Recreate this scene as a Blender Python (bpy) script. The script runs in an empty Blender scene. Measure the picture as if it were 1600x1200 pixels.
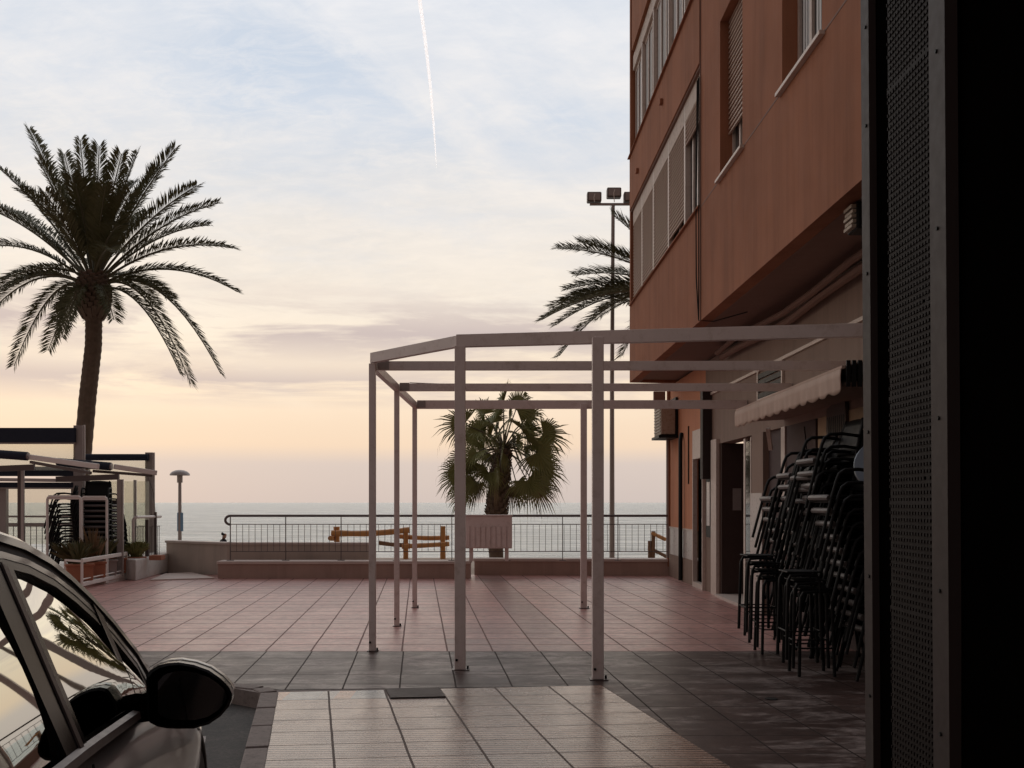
import bpy, bmesh, math, random
from mathutils import Vector, Matrix
R = math.radians
random.seed(7)
C = bpy.context.scene.collection
F, H, HY = 1560.0, 1.55, 785.0

# ---------------------------------------------------------------- camera, sky, sun
sc = bpy.context.scene
cd = bpy.data.cameras.new('camera'); cam = bpy.data.objects.new('camera', cd); C.objects.link(cam)
cam.location = (0, 0, H); cam.rotation_euler = (R(90), 0, 0)
cd.sensor_width = 36; cd.lens = F / 1600 * 36; cd.shift_y = (HY - 600) / 1600
cd.clip_start = .05; cd.clip_end = 30000
sc.camera = cam
sc.view_settings.view_transform = 'Standard'; sc.view_settings.look = 'None'
sc.view_settings.gamma = 1; sc.view_settings.exposure = 0.0

w = bpy.data.worlds.new('World'); sc.world = w; w.use_nodes = True
nt = w.node_tree; nt.nodes.clear()
def N(t, **k):
    n = nt.nodes.new(t)
    for a, b in k.items(): setattr(n, a, b)
    return n
def L(a, b): nt.links.new(a, b)
def mth(op, a, b=None, clamp=False):
    n = N('ShaderNodeMath', operation=op); n.use_clamp = clamp
    for i, v in enumerate((a, b)):
        if v is None: continue
        if isinstance(v, (int, float)): n.inputs[i].default_value = v
        else: L(v, n.inputs[i])
    return n.outputs[0]
def ramp(fac, stops, interp='LINEAR'):
    n = N('ShaderNodeValToRGB'); L(fac, n.inputs[0]); cr = n.color_ramp; cr.interpolation = interp
    while len(cr.elements) < len(stops): cr.elements.new(.5)
    for e, (p, c) in zip(cr.elements, stops):
        e.position = p; e.color = (*c, 1) if len(c) == 3 else c
    return n.outputs[0]
def mixc(f, a, b, mode='MIX'):
    n = N('ShaderNodeMix', data_type='RGBA', blend_type=mode)
    for i, v in ((0, f), (6, a), (7, b)):
        if isinstance(v, (int, float)): n.inputs[i].default_value = v
        elif isinstance(v, tuple): n.inputs[i].default_value = (*v, 1)
        else: L(v, n.inputs[i])
    return n.outputs[2]
def noise(vec, scale, detail=6, rough=.55, dist=0):
    n = N('ShaderNodeTexNoise'); L(vec, n.inputs['Vector']); n.inputs['Scale'].default_value = scale
    n.inputs['Detail'].default_value = detail; n.inputs['Roughness'].default_value = rough
    n.inputs['Distortion'].default_value = dist
    return n.outputs[0]
tc = N('ShaderNodeTexCoord'); sp = N('ShaderNodeSeparateXYZ'); L(tc.outputs['Generated'], sp.inputs[0])
X, Y, Z = sp.outputs
base = ramp(Z, [(0.0, (.60, .51, .47)), (.038, (.66, .555, .50)), (.056, (.87, .665, .495)), (.12, (.95, .77, .58)),
                (.19, (.84, .745, .64)), (.27, (.78, .74, .70)), (.36, (.61, .67, .76)), (.48, (.50, .59, .72)), (1, (.34, .39, .48))])
def planar(sx, sy, rot):
    zz = mth('ADD', mth('MAXIMUM', Z, 0.0), .30)
    px, py = mth('DIVIDE', X, zz), mth('DIVIDE', Y, zz)
    c = N('ShaderNodeCombineXYZ'); L(px, c.inputs[0]); L(py, c.inputs[1])
    m = N('ShaderNodeMapping'); L(c.outputs[0], m.inputs[0])
    m.inputs['Rotation'].default_value = (0, 0, R(rot)); m.inputs['Scale'].default_value = (sx, sy, 1)
    return m.outputs[0]
n1 = noise(planar(1.0, 1.9, 12), 1.7, 11, .62, .5)
n2 = noise(planar(1.3, 2.6, -20), 2.2, 9, .65, .5)
ro = N('ShaderNodeMapping'); L(tc.outputs['Generated'], ro.inputs[0]); ro.inputs['Rotation'].default_value = (0, R(-33), 0)
rs_ = N('ShaderNodeMapping'); L(ro.outputs[0], rs_.inputs[0]); rs_.inputs['Scale'].default_value = (.9, .9, 4.6); rs_.inputs['Location'].default_value = (1.7, 0, .35)
n4 = noise(rs_.outputs[0], 1.5, 10, .60, .25)
n5 = noise(planar(3, 6, 5), 4.5, 9, .7, .6)
wisps = ramp(n1, [(.40, (0, 0, 0)), (.64, (1, 1, 1))])
above = ramp(Z, [(.075, (0, 0, 0)), (.17, (1, 1, 1))])
warm = ramp(Z, [(.15, (.97, .84, .68)), (.27, (.93, .85, .77)), (.45, (.86, .85, .86))])
sky = mixc(mth('MULTIPLY', mth('MULTIPLY', wisps, above), .55), base, warm)
diag = ramp(n4, [(.48, (0, 0, 0)), (.60, (1, 1, 1))])
sky = mixc(mth('MULTIPLY', mth('MULTIPLY', diag, above), .60), sky, warm)
fine = ramp(n5, [(.42, (0, 0, 0)), (.66, (1, 1, 1))])
sky = mixc(mth('MULTIPLY', mth('MULTIPLY', fine, above), .42), sky, warm)
blue = ramp(n2, [(.44, (0, 0, 0)), (.66, (1, 1, 1))])
hi = ramp(Z, [(.17, (0, 0, 0)), (.33, (1, 1, 1))])
sky = mixc(mth('MULTIPLY', mth('MULTIPLY', blue, hi), .55), sky, (.60, .66, .75))
band = ramp(Z, [(.09, (0, 0, 0)), (.115, (.9, .9, .9)), (.135, (.25, .25, .25)), (.165, (1, 1, 1)), (.215, (0, 0, 0))])
cv = N('ShaderNodeMapping'); L(tc.outputs['Generated'], cv.inputs[0]); cv.inputs['Scale'].default_value = (2.6, 2.6, 19)
cv.inputs['Location'].default_value = (3.3, 0, 1.15)
n3 = noise(cv.outputs[0], 1.5, 11, .62, .4)
dark = ramp(n3, [(.40, (0, 0, 0)), (.54, (1, 1, 1))])
sky = mixc(mth('MULTIPLY', mth('MULTIPLY', dark, band), .92), sky, (.56, .465, .45))
# the sky behind the viewer and overhead is dimmer than the bright sea horizon
front = ramp(mth('ADD', mth('MULTIPLY', Y, .5), .5), [(0, (.30, .245, .23)), (.5, (.36, .31, .29)), (.80, (1, 1, 1)), (1, (1, 1, 1))])
sky = mixc(1.0, sky, front, 'MULTIPLY')
below = ramp(Z, [(0, (1, 1, 1)), (.001, (1, 1, 1))])
nish = N('ShaderNodeTexSky', sky_type='NISHITA'); nish.sun_disc = False
nish.sun_elevation = R(7); nish.sun_rotation = R(-28)
bg1 = N('ShaderNodeBackground'); L(sky, bg1.inputs[0]); bg1.inputs[1].default_value = 1.05
bg2 = N('ShaderNodeBackground'); L(nish.outputs[0], bg2.inputs[0]); bg2.inputs[1].default_value = .002
ad = N('ShaderNodeAddShader'); L(bg1.outputs[0], ad.inputs[0]); L(bg2.outputs[0], ad.inputs[1])
out = N('ShaderNodeOutputWorld'); L(ad.outputs[0], out.inputs[0])

sd = bpy.data.lights.new('sun', 'SUN'); sun = bpy.data.objects.new('sun', sd); C.objects.link(sun)
sd.energy = .55; sd.angle = R(90); sd.color = (1, .86, .70)
sdir = Vector((math.sin(R(-28)) * math.cos(R(38)), math.cos(R(-28)) * math.cos(R(38)), math.sin(R(38))))
sun.rotation_euler = sdir.to_track_quat('Z', 'Y').to_euler()

# ---------------------------------------------------------------- helpers
def P(px, py, y): return Vector(((px - 800) / F * y, y, H + (HY - py) / F * y))
def G(px, py, z=0.0):
    y = (H - z) * F / (py - HY); return Vector(((px - 800) / F * y, y, z))

class MB:
    def __init__(s): s.v = []; s.f = []
    def quad(s, *p):
        n = len(s.v); s.v += [tuple(q) for q in p]; s.f.append(tuple(range(n, n + len(p)))); return s
    def box(s, x0, y0, z0, x1, y1, z1):
        n = len(s.v)
        s.v += [(x0, y0, z0), (x1, y0, z0), (x1, y1, z0), (x0, y1, z0), (x0, y0, z1), (x1, y0, z1), (x1, y1, z1), (x0, y1, z1)]
        for f in ((0, 3, 2, 1), (4, 5, 6, 7), (0, 1, 5, 4), (1, 2, 6, 5), (2, 3, 7, 6), (3, 0, 4, 7)): s.f.append(tuple(n + i for i in f))
        return s
    def beam(s, a, b, wd, ht, up=(0, 0, 1)):
        a, b, up = Vector(a), Vector(b), Vector(up); d = (b - a).normalized()
        sx = d.cross(up)
        if sx.length < 1e-4: sx = Vector((1, 0, 0))
        sx.normalize(); u = sx.cross(d).normalized(); n = len(s.v)
        for q in (a, b):
            for i, j in ((-1, -1), (1, -1), (1, 1), (-1, 1)): s.v.append(tuple(q + sx * i * wd / 2 + u * j * ht / 2))
        for f in ((0, 1, 2, 3), (7, 6, 5, 4), (0, 4, 5, 1), (1, 5, 6, 2), (2, 6, 7, 3), (3, 7, 4, 0)): s.f.append(tuple(n + i for i in f))
        return s
    def tube(s, pts, r, n=8, caps=True):
        pts = [Vector(p) for p in pts]; m = len(pts); st = len(s.v)
        rs = r if isinstance(r, (list, tuple)) else [r] * m
        d0 = (pts[1] - pts[0]).normalized(); ref = Vector((0, 0, 1)) if abs(d0.z) < .9 else Vector((1, 0, 0))
        a = d0.cross(ref).normalized()
        for i, p in enumerate(pts):
            d = (pts[min(i + 1, m - 1)] - pts[max(i - 1, 0)]).normalized()
            a = (a - d * a.dot(d)).normalized(); b = d.cross(a)
            for k in range(n):
                t = 2 * math.pi * k / n; s.v.append(tuple(p + (a * math.cos(t) + b * math.sin(t)) * rs[i]))
        for i in range(m - 1):
            for k in range(n):
                s.f.append((st + i * n + k, st + i * n + (k + 1) % n, st + (i + 1) * n + (k + 1) % n, st + (i + 1) * n + k))
        if caps:
            s.f.append(tuple(st + k for k in reversed(range(n)))); s.f.append(tuple(st + (m - 1) * n + k for k in range(n)))
        return s
    def lathe(s, prof, n=20, cx=0, cy=0):
        st = len(s.v)
        for r, z in prof:
            for k in range(n):
                t = 2 * math.pi * k / n; s.v.append((cx + r * math.cos(t), cy + r * math.sin(t), z))
        for i in range(len(prof) - 1):
            for k in range(n):
                s.f.append((st + i * n + k, st + i * n + (k + 1) % n, st + (i + 1) * n + (k + 1) % n, st + (i + 1) * n + k))
        s.f.append(tuple(st + k for k in reversed(range(n)))); s.f.append(tuple(st + (len(prof) - 1) * n + k for k in range(n)))
        return s
    def prism(s, poly, ext):      # poly: 3-D loop, ext: vector
        n = len(s.v); m = len(poly); e = Vector(ext)
        s.v += [tuple(p) for p in poly] + [tuple(Vector(p) + e) for p in poly]
        s.f.append(tuple(n + i for i in reversed(range(m)))); s.f.append(tuple(n + m + i for i in range(m)))
        for i in range(m): s.f.append((n + i, n + (i + 1) % m, n + m + (i + 1) % m, n + m + i))
        return s
    def grid(s, rows):
        n = len(s.v); m = len(rows[0])
        for r in rows: s.v += [tuple(p) for p in r]
        for i in range(len(rows) - 1):
            for j in range(m - 1):
                a = n + i * m + j; s.f.append((a, a + 1, a + m + 1, a + m))
        return s
    def build(s, name, mt, parent=None, smooth=False, bevel=0, loc=None):
        me = bpy.data.meshes.new(name); me.from_pydata(s.v, [], s.f)
        bm = bmesh.new(); bm.from_mesh(me); bmesh.ops.recalc_face_normals(bm, faces=bm.faces); bm.to_mesh(me); bm.free()
        o = bpy.data.objects.new(name, me); C.objects.link(o); me.materials.append(mt)
        if smooth:
            for p in me.polygons: p.use_smooth = True
            me.set_sharp_from_angle(angle=R(40))
        if parent: o.parent = parent
        if loc: o.location = loc
        if bevel:
            b = o.modifiers.new('bevel', 'BEVEL'); b.width = bevel; b.segments = 2; b.limit_method = 'ANGLE'
        return o

def tag(o, label=None, cat=None, group=None, kind=None):
    for k, v in (('label', label), ('category', cat), ('group', group), ('kind', kind)):
        if v: o[k] = v
    return o
def empty(name, loc=(0, 0, 0), rz=0, label=None, cat=None, group=None):
    o = bpy.data.objects.new(name, None); C.objects.link(o); o.location = loc; o.rotation_euler = (0, 0, rz)
    o.empty_display_size = .2
    return tag(o, label, cat, group)
def dup(root, loc, rz=0, label=None, group=None, parent=None):
    r = root.copy(); C.objects.link(r); r.location = loc; r.rotation_euler = (root.rotation_euler[0], root.rotation_euler[1], rz)
    if label: r['label'] = label
    if group: r['group'] = group
    def rec(a, b):
        for ch in list(a.children):
            c = ch.copy(); C.objects.link(c); c.parent = b; rec(ch, c)
    rec(root, r)
    return r

# ---------------------------------------------------------------- materials
def new_mat(name):
    global nt
    m = bpy.data.materials.new(name); m.use_nodes = True; nt = m.node_tree; nt.nodes.clear()
    o = N('ShaderNodeOutputMaterial'); b = N('ShaderNodeBsdfPrincipled'); L(b.outputs[0], o.inputs[0])
    return m, b, o
def setv(b, **k):
    for a, v in k.items():
        s = b.inputs[a.replace('_', ' ')]
        s.default_value = (*v, 1) if isinstance(v, tuple) and len(v) == 3 else v
def bump(b, h, strength=.3, dist=.01):
    n = N('ShaderNodeBump'); n.inputs['Strength'].default_value = strength; n.inputs['Distance'].default_value = dist
    L(h, n.inputs['Height']); L(n.outputs[0], b.inputs['Normal'])
def mat(name, col, rough=.6, metal=0, var=.25, scale=4, bmp=0, bscale=60, streak=0, spec=None, dirt=None):
    m, b, o = new_mat(name)
    t = N('ShaderNodeTexCoord'); v = t.outputs['Object']
    n = noise(v, scale, 5, .6)
    lo = tuple(c * (1 - var) for c in col); hi_ = tuple(min(1, c * (1 + var)) for c in col)
    c = mixc(n, lo, hi_)
    if streak:
        mp = N('ShaderNodeMapping'); L(v, mp.inputs[0]); mp.inputs['Scale'].default_value = (2.6, 2.6, .16)
        s = ramp(noise(mp.outputs[0], 1.2, 9, .72), [(.38, (1 - streak,) * 3), (.52, (1, 1, 1)), (.70, (1 + streak * .3,) * 3)])
        c = mixc(1.0, c, s, 'MULTIPLY')
    if dirt:
        d = ramp(noise(v, scale * 3.1, 8, .7), [(.52, (0, 0, 0)), (.70, (1, 1, 1))])
        c = mixc(mth('MULTIPLY', d, .7), c, dirt)
    L(c, b.inputs['Base Color']); setv(b, Roughness=rough, Metallic=float(metal))
    rr = mth('ADD', mth('MULTIPLY', noise(v, scale * 5, 3), .2), rough - .1); L(rr, b.inputs['Roughness'])
    if spec is not None: b.inputs['Specular IOR Level'].default_value = spec
    if bmp: bump(b, noise(v, bscale, 6, .7), bmp, .004)
    return m

M = {}
M['white_steel'] = mat('white painted steel', (.76, .67, .64), .42, var=.10, scale=3, dirt=(.56, .46, .41))
M['white_paint'] = mat('white tube paint', (.80, .76, .72), .4, var=.06)
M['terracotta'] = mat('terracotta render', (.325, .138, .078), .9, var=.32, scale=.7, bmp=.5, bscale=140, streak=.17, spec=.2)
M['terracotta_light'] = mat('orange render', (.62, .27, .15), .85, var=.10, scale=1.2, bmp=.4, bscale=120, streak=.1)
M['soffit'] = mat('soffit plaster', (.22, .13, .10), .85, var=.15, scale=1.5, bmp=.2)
M['beige_wall'] = mat('beige render', (.27, .19, .15), .8, var=.12, scale=1.5, bmp=.3, streak=.15)
M['stone_cap'] = mat('stone coping', (.60, .51, .46), .7, var=.15, scale=3, bmp=.3, streak=.05)
M['stone_wall'] = mat('stone wall render', (.52, .44, .38), .8, var=.16, scale=2.2, bmp=.5, bscale=50, streak=.12)
M['brown_stone'] = mat('brown stone wall', (.42, .30, .25), .8, var=.18, scale=2.5, bmp=.5, bscale=50, streak=.12)
M['white_wall'] = mat('white wash wall', (.62, .58, .54), .8, var=.1, scale=2, bmp=.3, dirt=(.4, .35, .3))
M['concrete'] = mat('kerb concrete', (.22, .185, .17), .8, var=.35, scale=9, bmp=.7, bscale=60, dirt=(.07, .055, .05))
M['dark_metal'] = mat('dark metal', (.13, .105, .10), .45, metal=.3, var=.15)
M['grey_metal'] = mat('grey metal', (.34, .30, .285), .45, metal=.2, var=.15)
M['alu'] = mat('aluminium', (.50, .47, .45), .4, metal=.3, var=.1)
M['black'] = mat('black lacquer', (.006, .006, .0065), .55, var=.2, spec=.25)
M['black_rubber'] = mat('black rubber', (.02, .02, .02), .7, var=.2)
M['shade_black'] = mat('doorway shade black', (.0016, .0013, .0012), 1.0, var=.3, spec=0.0)  # doorway shade put into a near-black base colour; also serves plain black parts
M['navy'] = mat('navy canvas', (.018, .024, .042), .85, var=.2, bmp=.2)
M['awning'] = mat('beige awning cloth', (.50, .37, .30), .9, var=.14, scale=3, bmp=.2, streak=.1)
M['bark'] = mat('palm bark', (.15, .11, .08), .95, var=.45, scale=9, bmp=1, bscale=30)
M['frond'] = mat('palm frond', (.105, .105, .042), .6, var=.5, scale=1.2)
M['petiole'] = mat('palm petiole', (.10, .09, .045), .6, var=.3)
M['fan_leaf'] = mat('fan palm leaf', (.19, .20, .065), .55, var=.5, scale=1.5)
M['dry_leaf'] = mat('dry palm leaf', (.22, .15, .08), .8, var=.4, scale=2)
M['log'] = mat('varnished log', (.52, .24, .075), .55, var=.3, scale=5, bmp=.4, bscale=25)
M['log_dark'] = mat('weathered log', (.22, .125, .07), .7, var=.35, scale=5, bmp=.5)
M['terracotta_pot'] = mat('terracotta pot', (.40, .17, .10), .8, var=.2)
M['wood_panel'] = mat('ochre stone panel', (.42, .30, .18), .7, var=.3, scale=6, bmp=.3)
M['carving'] = mat('carved dark wood', (.10, .07, .055), .7, var=.3, scale=8)
M['sand'] = mat('sand', (.46, .38, .31), .95, var=.12, scale=1.5, bmp=.5, bscale=30)
M['shutter'] = mat('shutter slats', (.42, .30, .235), .6, var=.1, scale=3)
M['frame_paint'] = mat('window frame', (.62, .53, .47), .5, var=.08, dirt=(.42, .33, .27))
M['curtain'] = mat('curtain', (.62, .64, .64), .9, var=.1)
M['rust'] = mat('rusty casing', (.42, .35, .28), .7, var=.15, scale=6, dirt=(.20, .09, .04))
M['tile_white'] = mat('wall tile', (.50, .44, .41), .3, var=.1)
M['rust_steel'] = mat('bare brown steel', (.013, .009, .008), .7, var=.25, scale=12, spec=.15)
M['strip_steel'] = mat('brown grey steel strip', (.042, .031, .029), .6, spec=.2, var=.15, scale=7, dirt=(.04, .03, .025))
M['skin'] = mat('skin', (.35, .20, .14), .6, var=.05)
M['coat'] = mat('dark coat', (.02, .02, .026), .9, var=.2)
M['jeans'] = mat('dark trousers', (.03, .035, .06), .9, var=.2)
M['blue_sign'] = mat('blue sign enamel', (.16, .30, .46), .5, var=.1)
M['seat_grey'] = mat('grey seat edge', (.13, .115, .11), .5, var=.1)
M['silver'] = mat('brushed steel', (.16, .18, .20), .35, metal=.8, var=.05)
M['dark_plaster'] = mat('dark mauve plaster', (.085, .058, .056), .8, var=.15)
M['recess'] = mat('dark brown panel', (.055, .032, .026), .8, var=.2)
M['header'] = mat('weathered shutter box', (.50, .41, .35), .7, var=.1, scale=3, dirt=(.20, .12, .09))
M['car_paint'] = None
m, b, o = new_mat('silver car paint'); setv(b, Base_Color=(.095, .093, .095), Metallic=.6, Roughness=.34, Coat_Weight=.5, Coat_Roughness=.05); M['car_paint'] = m
m, b, o = new_mat('tinted car glass'); setv(b, Base_Color=(.62, .65, .60), Metallic=1.0, Roughness=.015); M['car_glass'] = m
m, b, o = new_mat('gloss black trim'); setv(b, Base_Color=(.008, .008, .009), Roughness=.25, Specular_IOR_Level=.3); M['gloss_black'] = m
m, b, o = new_mat('mirror glass'); setv(b, Base_Color=(.10, .10, .105), Metallic=1.0, Roughness=.03); M['mirror'] = m  # dark tint puts the reflection of a dim street into the colour
m, b, o = new_mat('window glass'); setv(b, Base_Color=(.03, .032, .035), Roughness=.05, Specular_IOR_Level=.8); M['dark_glass'] = m
m, b, o = new_mat('clear sheet')
nt.nodes.remove(b); tr = N('ShaderNodeBsdfTransparent'); tr.inputs[0].default_value = (.93, .93, .88, 1)
gl = N('ShaderNodeBsdfGlossy'); gl.inputs[0].default_value = (1, 1, 1, 1); gl.inputs['Roughness'].default_value = .08
df = N('ShaderNodeBsdfTranslucent'); df.inputs[0].default_value = (.8, .77, .7, 1)
mx = N('ShaderNodeMixShader'); mx.inputs[0].default_value = .06; L(tr.outputs[0], mx.inputs[1]); L(gl.outputs[0], mx.inputs[2])
mx2 = N('ShaderNodeMixShader'); mx2.inputs[0].default_value = .12; L(mx.outputs[0], mx2.inputs[1]); L(df.outputs[0], mx2.inputs[2]); L(mx2.outputs[0], o.inputs[0]); M['clear'] = m
m, b, o = new_mat('contrail vapour')
nt.nodes.remove(b); tr = N('ShaderNodeBsdfTransparent'); df = N('ShaderNodeBsdfTranslucent'); df.inputs[0].default_value = (1, 1, 1, 1)
d2 = N('ShaderNodeBsdfDiffuse'); d2.inputs[0].default_value = (1, 1, 1, 1); a2 = N('ShaderNodeAddShader'); L(df.outputs[0], a2.inputs[0]); L(d2.outputs[0], a2.inputs[1])
mx = N('ShaderNodeMixShader'); t = N('ShaderNodeTexCoord'); nn = noise(t.outputs['Object'], .02, 5)
mx.inputs[0].default_value = .38; L(tr.outputs[0], mx.inputs[1]); L(a2.outputs[0], mx.inputs[2]); L(mx.outputs[0], o.inputs[0]); M['contrail'] = m

def tile_mat(name, col, du, pu, pv, u0=0, v0=0, rg=1.25, slope=0, gap=.012, rough=.4, var=.2, ribs=0, special=None, grout=.45, sheen=.5):
    """paving: u = x + du*y, v = y + slope*x (world metres)"""
    m, b, o = new_mat(name); g = N('ShaderNodeNewGeometry'); s = N('ShaderNodeSeparateXYZ'); L(g.outputs['Position'], s.inputs[0])
    x, y, _ = s.outputs; pos = g.outputs['Position']
    wob = mth('MULTIPLY', mth('SUBTRACT', noise(pos, 2.2, 3), .5), .010)
    u = mth('DIVIDE', mth('SUBTRACT', mth('ADD', mth('ADD', x, mth('MULTIPLY', y, du)), wob), u0), pu)
    v = mth('DIVIDE', mth('SUBTRACT', mth('ADD', mth('ADD', y, mth('MULTIPLY', x, slope)), wob), v0), pv)
    fu, fv = mth('FRACT', u), mth('FRACT', v); iu, iv = mth('FLOOR', u), mth('FLOOR', v)
    def line(f, gp): return mth('LESS_THAN', mth('ABSOLUTE', mth('SUBTRACT', f, .5)), .5 - gp)
    tile = mth('MULTIPLY', line(fu, gap / pu), line(fv, gap * rg / pv))
    cc = N('ShaderNodeCombineXYZ'); L(iu, cc.inputs[0]); L(iv, cc.inputs[1])
    wn = N('ShaderNodeTexWhiteNoise'); L(cc.outputs[0], wn.inputs[0])
    lo = tuple(c * (1 - var) for c in col); hi_ = tuple(c * (1 + var) for c in col)
    c = mixc(wn.outputs['Value'], lo, hi_)
    if special: c = special(c, iu, iv, pos)
    mot = ramp(noise(pos, 9, 8, .7), [(.3, (.62, .62, .62)), (.7, (1.3, 1.3, 1.3))]); c = mixc(1.0, c, mot, 'MULTIPLY')
    big = ramp(noise(pos, .7, 4, .6), [(.35, (.80, .80, .80)), (.65, (1.1, 1.1, 1.1))]); c = mixc(1.0, c, big, 'MULTIPLY')
    h = mth('ADD', mth('MULTIPLY', tile, .6), mth('MULTIPLY', noise(pos, 45, 6, .75), .25))
    if ribs:
        rv = mth('ABSOLUTE', mth('SUBTRACT', mth('FRACT', mth('DIVIDE', y, ribs)), .5))
        rb = ramp(rv, [(.14, (.16, .15, .14)), (.22, (1, 1, 1))]); c = mixc(1.0, c, rb, 'MULTIPLY')
        h = mth('ADD', h, mth('MULTIPLY', rb, .5))
    c = mixc(tile, tuple(k * grout for k in col), c)
    L(c, b.inputs['Base Color'])
    r = mth('ADD', mth('MULTIPLY', noise(pos, 2.5, 6, .7), .35), rough - .17)
    r = mixc(tile, (.8, .8, .8), r); L(r, b.inputs['Roughness'])
    b.inputs['Specular IOR Level'].default_value = sheen
    bump(b, h, .55, .006)
    return m
def red_special(c, iu, iv, pos):
    col = mth('COMPARE', iu, 2.0); 
    n = N('ShaderNodeMath', operation='COMPARE'); L(iu, n.inputs[0]); n.inputs[1].default_value = 2; n.inputs[2].default_value = .1
    n2 = mth('LESS_THAN', mth('ABSOLUTE', mth('SUBTRACT', iv, .6)), .7); n2 = mth('MULTIPLY', n2, mth('LESS_THAN', mth('ABSOLUTE', mth('SUBTRACT', iu, .4)), 1.0))
    f = mth('MAXIMUM', n.outputs[0], n2)
    c = mixc(mth('MULTIPLY', f, .45), c, (.15, .10, .09))
    return c
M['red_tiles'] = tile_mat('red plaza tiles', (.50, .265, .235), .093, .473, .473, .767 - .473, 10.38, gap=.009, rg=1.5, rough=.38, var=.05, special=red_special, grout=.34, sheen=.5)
def scuff(c, iu, iv, pos):
    mp_ = N('ShaderNodeMapping'); L(pos, mp_.inputs[0]); mp_.inputs['Scale'].default_value = (.7, 1.5, 1)
    f = ramp(noise(mp_.outputs[0], 1.5, 12, .78, .4), [(.49, (0, 0, 0)), (.60, (1, 1, 1))])
    return mixc(mth('MULTIPLY', f, .80), c, (.30, .25, .235))
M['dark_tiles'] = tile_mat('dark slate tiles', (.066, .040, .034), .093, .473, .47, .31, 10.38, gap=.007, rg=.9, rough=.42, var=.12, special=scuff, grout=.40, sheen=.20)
def beige_special(c, iu, iv, pos):
    g2 = N('ShaderNodeSeparateXYZ'); L(pos, g2.inputs[0])
    k = mth('FLOOR', mth('MULTIPLY', mth('ADD', g2.outputs[0], 20.09), 7.6)); wn2 = N('ShaderNodeTexWhiteNoise', noise_dimensions='1D'); L(k, wn2.inputs['W'])
    col = ramp(wn2.outputs['Value'], [(.0, (.25, .33, .37)), (.45, (.36, .38, .38)), (.55, (.62, .32, .20))], 'CONSTANT')
    f = mth('GREATER_THAN', iv, -1.5); lp = mth('LESS_THAN', mth('ABSOLUTE', mth('SUBTRACT', iu, .5)), 1)
    c = mixc(mth('MULTIPLY', mth('MULTIPLY', f, lp), .8), c, col)
    st_ = ramp(noise(pos, 2.6, 10, .75), [(.55, (0, 0, 0)), (.72, (1, 1, 1))])
    return mixc(mth('MULTIPLY', st_, .5), c, (.22, .16, .13))
M['ribbed_tiles'] = tile_mat('ribbed beige paving', (.41, .275, .215), .199, .463, .37, -.34, 8.35, slope=-.107, gap=.008, rg=.7, rough=.25, var=.07, ribs=.054, special=beige_special, grout=.22, sheen=.7)
m, b, o = new_mat('asphalt'); g = N('ShaderNodeNewGeometry'); pos = g.outputs['Position']
L(mixc(1.0, ramp(noise(pos, 30, 10, .9), [(.42, (.010, .009, .0085)), (.60, (.085, .074, .068))]), ramp(noise(pos, 2.2, 6, .7), [(.4, (.45, .45, .45)), (.62, (1.2, 1.15, 1.1))]), 'MULTIPLY'), b.inputs['Base Color']); setv(b, Roughness=.75); bump(b, noise(pos, 150, 4), .6, .006); M['asphalt'] = m
m, b, o = new_mat('road paint'); g = N('ShaderNodeNewGeometry'); pos = g.outputs['Position']
L(ramp(noise(pos, 60, 8, .8), [(.40, (.07, .06, .058)), (.56, (.48, .44, .42))]), b.inputs['Base Color']); setv(b, Roughness=.7); M['road_paint'] = m
m, b, o = new_mat('sea'); g = N('ShaderNodeNewGeometry'); pos = g.outputs['Position']
mp = N('ShaderNodeMapping'); L(pos, mp.inputs[0]); mp.inputs['Scale'].default_value = (.55, 1, 1)
h1 = noise(mp.outputs[0], .9, 8, .62, .2); h2 = noise(mp.outputs[0], .11, 4, .5)
setv(b, Base_Color=(.16, .22, .235), Roughness=.30, Specular_IOR_Level=.42, Specular_Tint=(.72, .92, 1.0))
mp2 = N('ShaderNodeMapping'); L(pos, mp2.inputs[0]); mp2.inputs['Scale'].default_value = (.16, .60, 1)
h3 = noise(mp2.outputs[0], .5, 9, .72, .3)
c_ = ramp(h3, [(.36, (.20, .25, .26)), (.50, (.46, .52, .52)), (.60, (.78, .82, .78))]); L(c_, b.inputs['Base Color'])  # bright ripple highlights are put into the base colour
bump(b, mth('ADD', h1, mth('MULTIPLY', h2, 1.6)), 1.0, .9); M['sea'] = m

# ---------------------------------------------------------------- setting: ground, road, water
BE = -1.45
MB().quad((-6000, 45, BE - .35), (6000, 45, BE - .35), (9000, 14000, BE - .35), (-9000, 14000, BE - .35)).build('sea', M['sea'])['kind'] = 'structure'
MB().quad((-400, -200, BE), (400, -200, BE), (400, 28, BE), (-400, 28, BE)).quad((-400, 28, BE), (400, 28, BE), (400, 56, BE - .6), (-400, 56, BE - .6)).build('beach', M['sand'])['kind'] = 'structure'
k0, k1 = Vector((-2.02, 8.10, 0)), Vector((-3.35, 8.80, 0))
KD = Vector((-.199, 1, 0))
kn = k0 - KD * 24                      # kerb runs toward the camera
pl = MB()
pl.prism([(kn.x, kn.y, 0), (26, kn.y, 0), (26, 21.5, 0), (-26, 21.5, 0), (-26, 12.5, 0), (-6.2, 10.0, 0), (k1.x, k1.y, 0), (-2.45, 8.42, 0), (k0.x, k0.y, 0)], (0, 0, -1.6))
pl.build('plaza_base', M['concrete'])['kind'] = 'structure'
pr = MB().prism([(3.0, 21.5, -.002), (26, 21.5, -.002), (26, 28, -.002), (-3.9, 28, -.002), (-3.2, 21.5, -.002)], (0, 0, -1.5))
pr.build('promenade', M['sand'])['kind'] = 'structure'
MB().quad((-26, 10.36, .004), (8, 10.36, .004), (8, 21.4, .004), (-26, 21.4, .004)).build('plaza', M['red_tiles'])['kind'] = 'structure'
e = KD
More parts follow.
